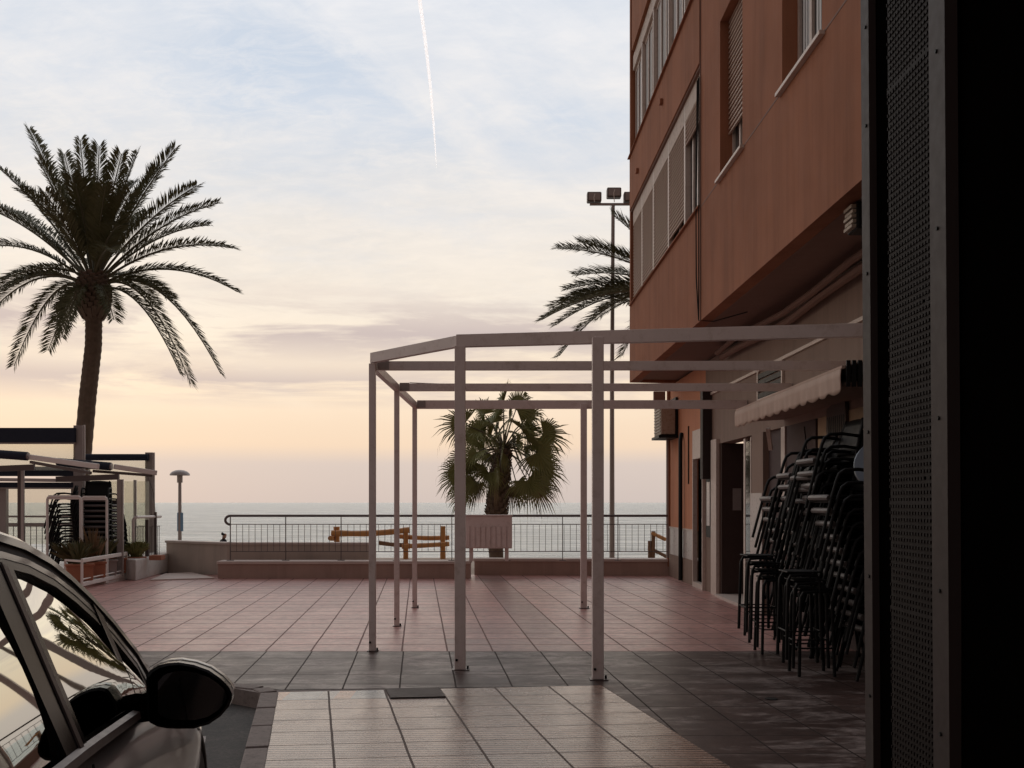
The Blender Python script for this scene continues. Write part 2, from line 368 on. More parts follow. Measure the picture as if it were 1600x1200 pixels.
ra, rb_ = Vector((-2.02 + .12, 8.12, 0)), Vector((.76, 8.43, 0))
dk = MB()
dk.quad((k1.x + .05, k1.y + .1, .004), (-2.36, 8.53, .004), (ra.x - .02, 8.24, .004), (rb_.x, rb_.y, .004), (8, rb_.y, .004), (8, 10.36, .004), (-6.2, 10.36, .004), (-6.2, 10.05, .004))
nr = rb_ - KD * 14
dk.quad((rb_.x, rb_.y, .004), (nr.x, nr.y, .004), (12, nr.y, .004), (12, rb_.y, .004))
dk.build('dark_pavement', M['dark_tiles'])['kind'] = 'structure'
na = ra - KD * 14
MB().quad((ra.x, ra.y, .006), (na.x, na.y, .006), (nr.x, nr.y, .006), (rb_.x, rb_.y, .006)).build('pavement', M['ribbed_tiles'])['kind'] = 'structure'
MB().quad((-26, -16, -.13), (4, -16, -.13), (4, 12.6, -.13), (-26, 12.6, -.13)).build('road', M['asphalt'])['kind'] = 'structure'
# kerb: individual stones in one structure
kb = MB(); dn = KD.normalized(); sd_ = Vector((dn.y, -dn.x, 0))
for i in range(22):
    a = k0 - dn * (i * .62 + .02); b_ = k0 - dn * (i * .62 + .605)
    jj = random.uniform(-.003, .003)
    kb.prism([a - sd_ * .02 + Vector((0, 0, jj + .012)), b_ - sd_ * .02 + Vector((0, 0, jj + .012)), b_ + sd_ * .125 + Vector((0, 0, jj + .012)), a + sd_ * .125 + Vector((0, 0, jj + .012))], (0, 0, -.2))
pts = [k0, Vector((-2.13, 8.27, 0)), Vector((-2.45, 8.42, 0)), Vector((-2.9, 8.6, 0)), k1]
for a, b_ in zip(pts, pts[1:]):
    d = (b_ - a).normalized(); n_ = Vector((d.y, -d.x, 0))
    kb.prism([a - n_ * .02 + d * .004 + Vector((0, 0, .012)), b_ - n_ * .02 - d * .004 + Vector((0, 0, .012)), b_ + n_ * .12 - d * .004 + Vector((0, 0, .012)), a + n_ * .12 + d * .004 + Vector((0, 0, .012))], (0, 0, -.2))
kb.build('kerb', M['concrete'], bevel=.008)['kind'] = 'structure'
a = G(300, 1150, -.126)
MB().quad(G(292, 1152, -.126), G(322, 1150, -.126), G(312, 1215, -.126), G(262, 1215, -.126)).build('road_marking', M['road_paint'])['kind'] = 'structure'
# drain grate
dg = empty('drain_grate', (0, 0, 0), 0, 'rusty slotted drain grate at the head of the ribbed beige paving', 'drain')
q = [G(602, 1077, .008), G(686, 1075, .008), G(696, 1090, .008), G(610, 1092, .008)]
MB().prism(q, (0, 0, .004)).build('grate_frame', M['black'], dg)
gm = MB()
for i in range(9):
    t = (i + .5) / 9; a, b_ = q[0].lerp(q[3], t), q[1].lerp(q[2], t); gm.beam(a + Vector((0, 0, .007)), b_ + Vector((0, 0, .007)), .018, .008)
gm.build('bar', M['dark_metal'], dg)
# manhole dot
mh = MB().lathe([(.05, .004), (.05, .009), (.0, .010)], 16, *G(1205, 1093).xy[:]); tag(mh.build('floor_bolt_cover', M['black']), 'small black round cover sunk in the dark paving', 'cover')

# ---------------------------------------------------------------- sea front: walls, bench, railing
def wall(name, path, zt, th, m, label, cat='wall', cap=.05, ov=.03, z0=-.1):
    r = empty(name, (0, 0, 0), 0, label, cat)
    for a, b_ in zip(path, path[1:]):
        a, b_ = Vector((*a, 0)), Vector((*b_, 0)); d = (b_ - a).normalized(); n_ = Vector((-d.y, d.x, 0))
        MB().prism([a + Vector((0, 0, z0)), b_ + Vector((0, 0, z0)), b_ + n_ * th + Vector((0, 0, z0)), a + n_ * th + Vector((0, 0, z0))], (0, 0, zt - cap - z0)).build('wall', m, r)
        cz = Vector((0, 0, zt - cap))
        MB().prism([a - n_ * ov - d * .02 + cz, b_ - n_ * ov + d * .02 + cz, b_ + n_ * (th + ov) + d * .02 + cz, a + n_ * (th + ov) - d * .02 + cz], (0, 0, cap)).build('coping', M['stone_cap'], r, bevel=.008)
    return r
wall('boundary_wall', [(-7.72, 22.3), (-6.05, 21.2), (-2.95, 21.15)], .70, .22, M['stone_wall'], 'taller beige rendered wall with flat coping behind the left half of the railing', z0=-1.5)
wall('bench_wall', [(-5.98, 20.3), (-.85, 20.3)], .355, .45, M['brown_stone'], 'low stone bench wall under the curled end of the railing, left of the planter box', cap=.06)
wall('bench_wall', [(-.80, 21.25), (3.36, 21.05)], .355, .4, M['brown_stone'], 'low stone bench wall to the right of the planter box, ending at the terracotta building', cap=.06)
# small paving ramp at left
tag(MB().prism([G(258, 898, 0), G(300, 896, 0), G(335, 905, 0), G(235, 908, 0)], (0, 0, .03)).build('threshold_slab', M['stone_cap']), 'thin pale stone slab on the red tiles at the left end of the tall wall', 'slab')

RY = 20.52
rl = empty('railing', (0, 0, 0), 0, 'brown metal sea front railing with round handrail and curled left end', 'railing')
def RX(px, y=RY): return (px - 800) / F * y
zt, zm, zl, zb = 1.275, 1.10, .54, .355
xl, xr = RX(360), 3.20
cl = [(xr, RY, zt), (xl, RY, zt)]
for i in range(9):
    a = R(90 + i * 180 / 8); cl.append((xl + .105 * math.cos(a) - .0, RY, zt - .09 + .09 * math.sin(a)))
MB().tube(cl, .026, 10).build('handrail', M['dark_metal'], rl, smooth=True)
for z in (zm, zl): MB().beam((xl, RY, z), (xr, RY, z), .012, .016).build('rail', M['dark_metal'], rl)
px = 360; posts = []
while RX(px) < xr: posts.append(RX(px)); px += 86.5
for x in posts:
    MB().beam((x, RY, zb), (x, RY, zt), .016, .03, (0, 1, 0)).box(x - .07, RY - .03, zb, x + .07, RY + .03, zb + .012).build('post', M['dark_metal'], rl)
i = 1
x = xl + .127
while x < xr:
    if min(abs(x - q_) for q_ in posts) > .03: MB().beam((x, RY, zl), (x, RY, zm), .009, .009, (0, 1, 0)).build('baluster', M['dark_metal'], rl)
    x += .127
# the planter box fixed on the railing
pb = empty('planter_box', (RX(764, 20.3), 20.3, 0), 0, 'square pale metal planter box with vertical ribs hung on the railing under the fan palm', 'planter')
hw = .47
b_ = MB().box(-hw, -.16, .62, hw, .16, 1.27); b_.build('box', M['white_steel'], pb, bevel=.006)
MB().box(-hw - .015, -.18, 1.272, hw + .015, .18, 1.30).build('rim', M['white_steel'], pb, bevel=.004)
for i in range(9):
    x = -hw + .05 + i * (2 * hw - .1) / 8; MB().box(x - .035, -.185, .64, x + .035, -.163, 1.07).build('rib', M['white_steel'], pb, bevel=.003)
for sx in (-1, 1): MB().box(sx * .36 - .04, -.03, .357, sx * .36 + .04, .03, .619).build('support', M['white_steel'], pb)

# log fences
def log(mb, a, b_, r, bend=.0, n=9):
    a, b_ = Vector(a), Vector(b_); pts = []; rs = []
    for i in range(n):
        t = i / (n - 1); p = a.lerp(b_, t) + Vector((0, 0, -bend * math.sin(math.pi * t))); pts.append(p); rs.append(r * random.uniform(.9, 1.08))
    mb.tube(pts, rs, 10)
FY = 27.4
lf = empty('log_fence', (0, 0, 0), 0, 'rustic varnished log fence standing behind the railing left of the planter box', 'fence')
def lg(nm, m, p, q_, r, bend=0, y0=FY, y1=FY, par=lf):
    mb = MB(); log(mb, P(p[0], p[1], y0), P(q_[0], q_[1], y1), r, bend); mb.build(nm, m, par, smooth=True)
lg('post', M['log'], (526, 823), (527, 874), .085); lg('post', M['log'], (634, 824), (634, 874), .075); lg('post', M['log'], (692, 822), (692, 874), .075)
lg('rail', M['log'], (518, 833), (640, 828), .085, .05, FY - .15, FY - .15); lg('rail', M['log'], (624, 838), (702, 840), .065, .03, FY + .14, FY + .14)
lg('rail', M['log_dark'], (592, 848), (640, 852), .06, .02, FY + .14, FY + .14); lg('rail', M['log'], (628, 854), (702, 850), .07, .0, FY - .15, FY - .15)
lg('brace', M['log'], (516, 841), (522, 841), .07, 0, FY - .4, FY + .3)
lf2 = empty('log_fence', (0, 0, 0), 0, 'short stub of log fence by the building corner at the right end of the railing', 'fence')
lg('post', M['log_dark'], (1015, 845), (1015, 873), .05, 0, FY, FY, lf2); lg('post', M['log_dark'], (1021, 830), (1020, 873), .06, 0, FY, FY, lf2)
lg('rail', M['log'], (1019, 833), (1040, 843), .05, 0, FY, FY - .3, lf2); lg('rail', M['log_dark'], (1022, 860), (1042, 870), .05, 0, FY, FY - .3, lf2)

# mushroom street lamp
ly = 36; lc = P(281, 742, ly)
la = empty('street_lamp', (lc.x, ly, BE - .15), 0, 'mushroom shaped lamp on a thin pole beyond the wall at left', 'street lamp')
zz = lc.z - (BE - .15)
MB().tube([(0, 0, 0), (0, 0, zz - .05)], [.075, .055], 10).build('pole', M['grey_metal'], la, smooth=True)
MB().lathe([(.10, zz - .28), (.10, zz - .02)], 12).build('collar', M['grey_metal'], la)
MB().lathe([(.34, zz - .02), (.355, zz), (.33, zz + .06), (.26, zz + .12), (.15, zz + .165), (.02, zz + .18)], 24).build('lamp_shade', M['grey_metal'], la, smooth=True)
s0 = P(276, 830, ly); MB().box(-.10 + .02, -.05, P(0, 830, ly).z - la.location.z, .13, -.02, P(0, 801, ly).z - la.location.z).build('sign', M['blue_sign'], la)

# floodlight mast
fy = 28.4; fx = (953 - 800) / F * fy
fm = empty('floodlight_mast', (fx, fy - .6, 0), 0, 'tall thin mast with three floodlights rising beside the terracotta building', 'floodlight')
ztop = P(0, 328, fy).z
MB().tube([(0, 0, 0), (0, 0, ztop * .5), (0.03, 0, ztop)], [.075, .06, .05], 12).build('mast', M['grey_metal'], fm, smooth=True)
MB().beam((-.62, 0, ztop - .02), (.62, 0, ztop - .02), .06, .06).build('crossbar', M['grey_metal'], fm)
for dx, dz in ((-.50, 0), (.05, .12), (.52, 0)):
    l = MB().box(dx - .20, -.13, ztop + .03 + dz, dx + .20, .13, ztop + .30 + dz).build('floodlight', M['dark_metal'], fm, bevel=.03)
    MB().box(dx - .16, -.155, ztop + .06 + dz, dx + .16, -.132, ztop + .26 + dz).build('lens', M['grey_metal'], l)
    MB().tube([(dx, -.14, ztop), (dx - .02, -.17, ztop + .12 + dz), (dx + .01, -.16, ztop + .22 + dz)], .012, 6).build('cable', M['white_paint'], l)

# ---------------------------------------------------------------- person on the beach
def skin_body(name, pts, edges, radii, m, parent, sub=2):
    me = bpy.data.meshes.new(name); me.from_pydata(pts, edges, []); o = bpy.data.objects.new(name, me); C.objects.link(o)
    s = o.modifiers.new('skin', 'SKIN'); s.use_smooth_shade = True
    for v, r in zip(me.skin_vertices[0].data, radii): v.radius = (r, r) if not isinstance(r, tuple) else r
    me.skin_vertices[0].data[0].use_root = True
    o.modifiers.new('sub', 'SUBSURF').levels = sub; o.modifiers['sub'].render_levels = sub
    me.materials.append(m); o.parent = parent
    return o
py_ = 42; pc = P(348, 0, py_)
pe = empty('person', (pc.x, py_, BE + .0), R(-60), 'person with short dark hair in a dark jacket walking beyond the wall', 'person')
pts = [(0, 0, .93), (0, 0, 1.12), (0, 0.02, 1.36), (0, .03, 1.44), (0, .06, 1.53), (0, .08, 1.62), (0, .085, 1.70),
       (.18, .02, 1.38), (.24, .02, 1.10), (.22, .12, .86), (.22, .15, .78), (-.18, .02, 1.38), (-.24, 0, 1.10), (-.22, -.02, .86), (-.22, -.01, .78),
       (.09, 0, .88), (.10, .14, .50), (.10, .12, .08), (.10, .26, .03), (-.09, 0, .88), (-.10, -.05, .50), (-.10, -.22, .10), (-.10, -.10, .03)]
ed = [(0, 1), (1, 2), (2, 3), (3, 4), (4, 5), (5, 6), (2, 7), (7, 8), (8, 9), (9, 10), (2, 11), (11, 12), (12, 13), (13, 14), (0, 15), (15, 16), (16, 17), (17, 18), (0, 19), (19, 20), (20, 21), (21, 22)]
rd = [.14, .13, .15, .075, .075, .095, .07, .065, .05, .04, .04, .065, .05, .04, .04, .09, .065, .05, .045, .09, .065, .05, .045]
body = skin_body('body', pts, ed, rd, M['skin'], pe)
skin_body('jacket', [(0, 0, .85), (0, 0, 1.12), (0, .02, 1.38), (0, .03, 1.45), (.19, .02, 1.38), (.25, .02, 1.10), (.23, .12, .88), (-.19, .02, 1.38), (-.25, 0, 1.10), (-.23, -.02, .88)],
          [(0, 1), (1, 2), (2, 3), (2, 4), (4, 5), (5, 6), (2, 7), (7, 8), (8, 9)], [.17, .16, .18, .11, .09, .07, .055, .09, .07, .055], M['coat'], pe)
skin_body('trousers', [(0, 0, .90), (.09, 0, .84), (.10, .14, .50), (.10, .12, .12), (-.09, 0, .84), (-.10, -.05, .50), (-.10, -.21, .14)], [(0, 1), (1, 2), (2, 3), (0, 4), (4, 5), (5, 6)], [.15, .11, .085, .07, .11, .085, .07], M['jeans'], pe)
skin_body('hair', [(0, .05, 1.70), (0, .02, 1.67), (0, .0, 1.60)], [(0, 1), (1, 2)], [.105, .105, .08], M['black'], pe)

# ---------------------------------------------------------------- palms
def bez(a, b_, c, t): return a * (1 - t) ** 2 + b_ * 2 * t * (1 - t) + c * t * t
def frond(mb, mp, base_, ctrl, tip, ll=.5, nl=46, start=.2, rr=.03, droop=.25):
    n = 14; pts = [bez(base_, ctrl, tip, i / n) for i in range(n + 1)]
    mp.tube(pts, [rr * (1 - .8 * i / n) + .004 for i in range(n + 1)], 5)
    for i in range(nl):
        t = start + (1 - start) * (i + random.random() * .5) / nl
        p = bez(base_, ctrl, tip, t); d = (bez(base_, ctrl, tip, min(1, t + .02)) - bez(base_, ctrl, tip, t - .02)).normalized()
        sd = d.cross(Vector((0, 0, 1)));
        if sd.length < .15: sd = d.cross(Vector((.3, 1, 0)))
        sd.normalize(); up = sd.cross(d).normalized()
        k = math.sin(math.pi * min(1, (t - start) / (1 - start) * .74 + .16)) ** .6
        for s_ in (-1, 1):
            l = ll * k * random.uniform(.8, 1.12)
            dr = (d * random.uniform(.75, 1.1) + sd * s_ * random.uniform(.7, 1) + up * random.uniform(.15, .55)).normalized()
            m_ = p + dr * l * .55; e_ = p + dr * l + Vector((0, 0, -droop * l * random.uniform(.1, .8)))
            wv = d * .019
            mb.quad(p - wv * .5, m_ - wv, e_, m_ + wv)
def pinnate(name, loc, ctr, tips, label, trunk_pts, trunk_r, nextra=26, length=3.4, seed=1, ll=.5, group=None):
    random.seed(seed); r = empty(name, (0, 0, 0), 0, label, 'palm tree', group)
    mb, mp = MB(), MB(); c = Vector(ctr)
    for tp, y_off, lift in tips:
        tip = P(tp[0], tp[1], c.y + y_off); mid = c.lerp(tip, .5)
        dist = (tip - c).length
        base_ = c + (tip - c).normalized() * .15 + Vector((0, 0, -.1))
        frond(mb, mp, base_, mid + Vector((0, 0, lift * dist)), tip, ll, int(44 * dist) + 20)
    for i in range(nextra):
        az = random.uniform(0, 2 * math.pi); el = R(random.choice([75, 60, 45, 25, 5, -15, -35]) + random.uniform(-8, 8))
        if abs(math.cos(az)) * math.cos(el) > .72: az = math.pi / 2 + random.uniform(-.7, .7) + random.choice([0, math.pi])
        ln = length * random.uniform(.75, 1.0)
        tip = c + Vector((math.cos(az) * math.cos(el), math.sin(az) * math.cos(el), math.sin(el))) * ln
        frond(mb, mp, c, c.lerp(tip, .5) + Vector((0, 0, .25 * ln)), tip, ll, 130)
    mb.build('crown', M['frond'], r); mp.build('rachis', M['petiole'], r)
    n = len(trunk_pts); pts = []; rs = []
    for i in range(60):
        t = i / 59 * (n - 1); j = min(int(t), n - 2); pts.append(Vector(trunk_pts[j]).lerp(Vector(trunk_pts[j + 1]), t - j)); rs.append(trunk_r * (1 + .10 * (1 - i / 59)) * (1 + (.03 if i % 2 else -.02)))
    MB().tube(pts, rs, 14).build('trunk', M['bark'], r)
    bs = MB()
    for i in range(150):       # old leaf bases under the crown
        a = i * 2.4; h_ = (i / 150) * 1.0; rr = trunk_r * (1.25 + .75 * math.sin(math.pi * min(1, h_ * .9 + .12)))
        p = c + Vector((math.cos(a) * rr * .75, math.sin(a) * rr * .75, -.95 + h_ * .95)); q_ = p + Vector((math.cos(a) * .13, math.sin(a) * .13, .22))
        bs.beam(p, q_, .11, .05, (math.cos(a), math.sin(a), .1))
    bs.lathe([(trunk_r, c.z - 1.0), (trunk_r * 1.6, c.z - .7), (trunk_r * 1.7, c.z - .35), (trunk_r * .9, c.z)], 12, c.x, c.y)
    bs.build('leaf_bases', M['bark'], r)
    return r
PY = 24.0
c1 = P(146, 438, PY)
tips = [((45, 202), .6, .06), ((125, 218), -.5, .03), ((155, 228), .5, .03), ((100, 240), 1.2, .05), ((190, 240), -1.0, .05), ((215, 238), .8, .07), ((274, 232), -.4, .08),
        ((250, 262), 1.4, .1), ((340, 318), .3, .16), ((308, 290), -1.0, .12), ((364, 388), -.6, .2), ((325, 352), 1.2, .18), ((371, 456), .5, .26), ((345, 584), .4, .50), ((298, 600), -.5, .50), ((282, 585), .9, .45),
        ((268, 465), 1.5, .25), ((22, 572), .5, .50), ((-8, 258), .4, .12), ((-30, 322), -.6, .15), ((-60, 300), .9, .14), ((-40, 390), .8, .22), ((-45, 480), -.5, .32), ((-30, 505), .8, .35), ((5, 455), -1.4, .28),
        ((100, 515), -1.2, .35), ((178, 500), -1.0, .3), ((92, 500), 1.2, .35), ((20, 330), 1.5, .1), ((230, 330), 1.8, .1), ((70, 300), -1.6, .08), ((165, 290), -1.8, .05), ((130, 300), 1.6, .05), ((205, 300), -1.6, .1), ((60, 250), -.9, .08)]
pinnate('date_palm', None, c1, tips, 'large date palm with drooping feathery fronds rising behind the terrace at left', [P(118, 905, PY) + Vector((0, 0, -1.2)), P(125, 760, PY), P(137, 620, PY), P(146, 540, PY), P(147, 470, PY)], .19, 16, 3.0, 3, .50)
c2 = P(1092, 465, 26.0)
tips2 = [((958, 336), .3, .06), ((872, 388), -.4, .16), ((885, 452), .4, .17), ((846, 500), -.3, .22), ((862, 480), .8, .2), ((874, 556), .5, .42), ((972, 556), -.6, .5), ((1010, 250), .6, .03), ((1080, 230), -.4, .02),
         ((1200, 300), .3, .1), ((1290, 400), 0, .2), ((1300, 500), .5, .3), ((1270, 600), .4, .4), ((900, 430), 1.5, .16), ((930, 500), 1.5, .25), ((880, 472), 1.0, .2), ((868, 508), .2, .26), ((905, 378), 1.1, .12), ((860, 492), -1.0, .2)]
pinnate('date_palm', None, c2, tips2, 'date palm mostly hidden behind the terracotta building, feathery fronds reaching past its corner', [Vector((c2.x, 26, 0)), Vector((c2.x, 26, 4)), c2 + Vector((0, 0, -.3))], .21, 12, 3.3, 5, .62)

# fan palm
FIX = None
def fan(mb, mp, mdry, c, az, el, pl_, fr, dry=False):
    d = Vector((math.cos(az) * math.cos(el), math.sin(az) * math.cos(el), math.sin(el)))
    sag = Vector((0, 0, -.12 * pl_ * (1.2 - math.sin(el))))
    h = c + d * pl_ + sag; m_ = c + d * pl_ * .5 + Vector((0, 0, .05))
    mp.tube([c, m_, h], [.022, .016, .012], 5)
    dd = (h - m_).normalized(); sd = dd.cross(Vector((0, 0, 1)))
    if sd.length < .2: sd = Vector((math.sin(az), -math.cos(az), 0))
    sd.normalize(); up = sd.cross(dd).normalized(); tgt = mdry if dry else mb
    dd = (dd - up * random.uniform(.0, .5)).normalized(); rq = Matrix.Rotation(random.choice([-1, 1]) * R(FIX), 3, dd)
    sd = rq @ sd; up = sd.cross(dd).normalized()
    if up.z < 0: up = -up
    n = 34; fold = random.uniform(.15, .5)
    ring = []
    for i in range(n + 1):
        a = R(-118 + 236 * i / n); v = dd * math.cos(a) + sd * math.sin(a) + up * (.28 * abs(math.sin(a)) * (1 + fold)) - Vector((0, 0, .10))
        ring.append(v.normalized())
    for i in range(n):
        v0, v1 = ring[i], ring[i + 1]; vm = (v0 + v1).normalized(); l = fr * random.uniform(.82, 1.1) * (1 - .22 * abs(i / n - .5) * 2)
        r0 = fr * .42; pz = up * (.012 if i % 2 else -.012)
        a_, b2 = h + v0 * r0 + pz, h + v1 * r0 - pz
        tgt.quad(h, a_, b2)
        droop = Vector((0, 0, -1)) * l * random.uniform(.08, .40)
        m2 = h + vm * (r0 + (l - r0) * .55) + droop * .25; e_ = h + vm * l + droop
        wv = (v1 - v0).normalized() * .014
        tgt.quad(a_, m2 - wv, e_, m2 + wv, b2)
        if random.random() < .35:    # thread hanging from the tip
            tgt.quad(e_, e_ + Vector((.004, 0, 0)), e_ + Vector((random.uniform(-.02, .02), 0, -random.uniform(.08, .25))))
random.seed(11)
WY = 23.6
fp = empty('fan_palm', (0, 0, 0), 0, 'short fan palm with ragged round leaves behind the planter box', 'palm tree')
wc = P(787, 702, WY); fb, fpet, fdry = MB(), MB(), MB()
def fan_at(hub, yo, fr, roll, dry=False):
    global FIX
    h = P(hub[0], hub[1], WY + yo); v = h - wc; az = math.atan2(v.y, v.x); el = math.asin(v.z / v.length)
    FIX = roll; fan(fb, fpet, fdry, wc + Vector((0, 0, .02)), az, el, v.length * 1.04, fr * 1.12, dry); FIX = None
for hub, yo, fr, roll in (((728, 660), -.2, .66, 78), ((745, 682), .35, .62, 60), ((758, 648), .3, .52, 70), ((787, 632), .0, .62, 8), ((806, 640), -.25, .66, 80), ((822, 652), .35, .60, 65),
        ((846, 674), -.1, .62, 70), ((838, 700), -.35, .70, 75), ((842, 722), .2, .74, 55), ((822, 738), -.3, .66, 60), ((806, 742), .35, .60, 70), ((733, 712), -.3, .66, 70), ((722, 728), .25, .62, 50),
        ((742, 738), -.35, .55, 70), ((728, 750), .3, .55, 60), ((784, 700), -.62, .46, 80), ((765, 728), -.5, .45, 60), ((812, 668), -.5, .42, 30), ((775, 655), .5, .55, 50), ((795, 655), .6, .5, 60), ((760, 700), .7, .6, 60), ((818, 705), .7, .6, 60)):
    fan_at(hub, yo, fr, roll)
for i in range(16):
    a = i * 2.4; e_ = random.uniform(-.2, .9); hx = 787 + 46 * math.cos(a) * math.cos(e_); fan_at((hx, 700 - 62 * math.sin(e_) + 8), .75 * math.sin(a) * math.cos(e_), random.uniform(.40, .52), random.choice([20, 50, 75]))
for hub, yo, fr, roll in (((748, 742), .1, .5, 40), ((835, 745), .3, .6, 50), ((772, 745), -.35, .42, 60), ((800, 748), .3, .5, 40)):
    fan_at(hub, yo, fr, roll, True)
fb.build('crown', M['fan_leaf'], fp); fdry.build('dry_leaves', M['dry_leaf'], fp); fpet.build('petioles', M['petiole'], fp)
tk = MB(); pts = [Vector((wc.x - .15, WY, -.05)), Vector((wc.x - .22, WY, .9)), Vector((wc.x - .16, WY, 1.6)), Vector((wc.x - .05, WY, 2.4)), wc]
tk.tube(pts, [.16, .20, .25, .20, .14], 14)
for i in range(170):
    t = i / 170; z = 1.0 + t * 1.75; a = i * 2.4; cx = wc.x - .2 + .18 * t; rr = .23 - .05 * t
    p = Vector((cx + math.cos(a) * rr, WY + math.sin(a) * rr, z)); tk.beam(p, p + Vector((math.cos(a) * .06, math.sin(a) * .06, .10)), .09, .025, (math.cos(a), math.sin(a), .2))
tk.build('trunk', M['bark'], fp)

# ---------------------------------------------------------------- pergola
pg = empty('pergola', (0, 0, 0), 0, 'bare white painted metal pergola frame without a cover standing on the plaza', 'pergola')
PT = 3.09
A, A2, A3 = G(582, 1018), G(620, 979), G(648, 950); B, Cc, D = G(719, 1047), G(934, 1062), G(912, 951)
def upz(v, z): return Vector((v.x, v.y, z))
for p_, wd in ((A, .068), (A2, .062), (A3, .066), (B, .098), (Cc, .098), (D, .09)):
    zt_ = PT - .10
    MB().beam(upz(p_, .012), upz(p_, zt_), wd, wd, (0, 1, 0)).build('post', M['white_steel'], pg, bevel=.004)
    bp = MB().box(p_.x - wd * .75, p_.y - wd * .75, .005, p_.x + wd * .9, p_.y + wd * .75, .012).build('base_plate', M['dark_metal'], pg)
    bo = MB()
    for sx in (-.3,): bo.tube([(p_.x + sx * wd, p_.y - wd * .5, .10), (p_.x + sx * wd, p_.y - wd * .5 - .012, .10)], .012, 8)
    bo.tube([(p_.x + wd * .72, p_.y, .012), (p_.x + wd * .72, p_.y, .04)], .010, 8); bo.build('bolt', M['black'], pg)
E = Vector((3.62, P(1352, 0, 8.55).y, 0))
zt1 = PT - .05
MB().beam(upz(A, zt1 + .01), upz(B, zt1) + Vector((.0, 0, 0)), .06, .105).build('beam', M['white_steel'], pg, bevel=.003)
MB().beam(upz(B, zt1) - Vector((.03, 0, 0)), Vector((E.x, 8.55, zt1)), .07, .115).build('beam', M['white_steel'], pg, bevel=.003)
MB().beam(upz(A, PT - .11) + Vector((0, .05, 0)), upz(A3, PT - .11) + Vector((0, .03, 0)), .06, .09).build('side_beam', M['white_steel'], pg, bevel=.003)
for p_, dz in ((A, .0), (A2, -.0), (A3, 0)):
    y = p_.y + (.12 if p_ is A else .0); xe = 2.789 + .945 - .0192 * y - .01
    MB().beam((p_.x + .035, y, PT - .105 + dz), (xe, y - .02, PT - .105 + dz), .05, .095 if p_ is not A3 else .125).build('cross_beam', M['white_steel'], pg, bevel=.003)
    gp = MB().box(p_.x + .04, y - .035, PT - .15, p_.x + .16, y - .028, PT - .05)
    for dx, dz2 in ((.06, -.13), (.06, -.08), (.12, -.07), (.12, -.12)): gp.tube([(p_.x + dx, y - .035, PT + dz2), (p_.x + dx, y - .045, PT + dz2)], .009, 6)
    gp.build('bracket', M['grey_metal'], pg)
tag(MB().tube([P(640, 598, 13.4), P(720, 601, 13.4), P(930, 606, 13.4), P(1100, 608, 13.4), (3.45, 13.5, 3.06)], .006, 6).build('cable', M['grey_metal']), 'thin cable strung across between the rear beams of the pergola', 'cable')

# ---------------------------------------------------------------- terracotta building (local: x into the block, y along the facade)
BX = 2.789; SL = .0192; WL = .945
bd = empty('apartment_building', (BX, 0, 0), math.atan(SL), 'terracotta apartment block with overhanging upper floors along the right side', 'building')
def LY(px, lx=0): return (BX + lx) / ((px - 800) / F + SL)
def LZ(py, ly): return H + (HY - py) / F * ly
Y1 = 20.2          # sea end of the overhang
YB = LY(1095)      # end of the bay
YN = 2.6           # nearest end
ZS, Z1, Z2, Z3, Z4 = 3.99, 5.54, 7.45, 8.52, 10.55
def bx(m, name, *a, par=bd, bevel=0): return MB().box(*a).build(name, m, par, bevel=bevel)
T = M['terracotta']
# first floor band, soffit
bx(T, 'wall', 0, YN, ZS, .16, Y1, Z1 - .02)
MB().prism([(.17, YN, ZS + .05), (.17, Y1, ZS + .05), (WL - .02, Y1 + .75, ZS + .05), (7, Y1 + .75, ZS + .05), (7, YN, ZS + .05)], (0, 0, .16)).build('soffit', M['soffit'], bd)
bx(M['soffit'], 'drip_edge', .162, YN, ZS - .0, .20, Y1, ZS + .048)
MB().prism([(0.0, Y1 + .01, ZS), (.14, Y1 + .01, ZS), (6, Y1 + .8, ZS), (6, Y1 + 1.0, ZS), (0, Y1 + .15, ZS)], (0, 0, 9)).build('end_wall', T, bd)
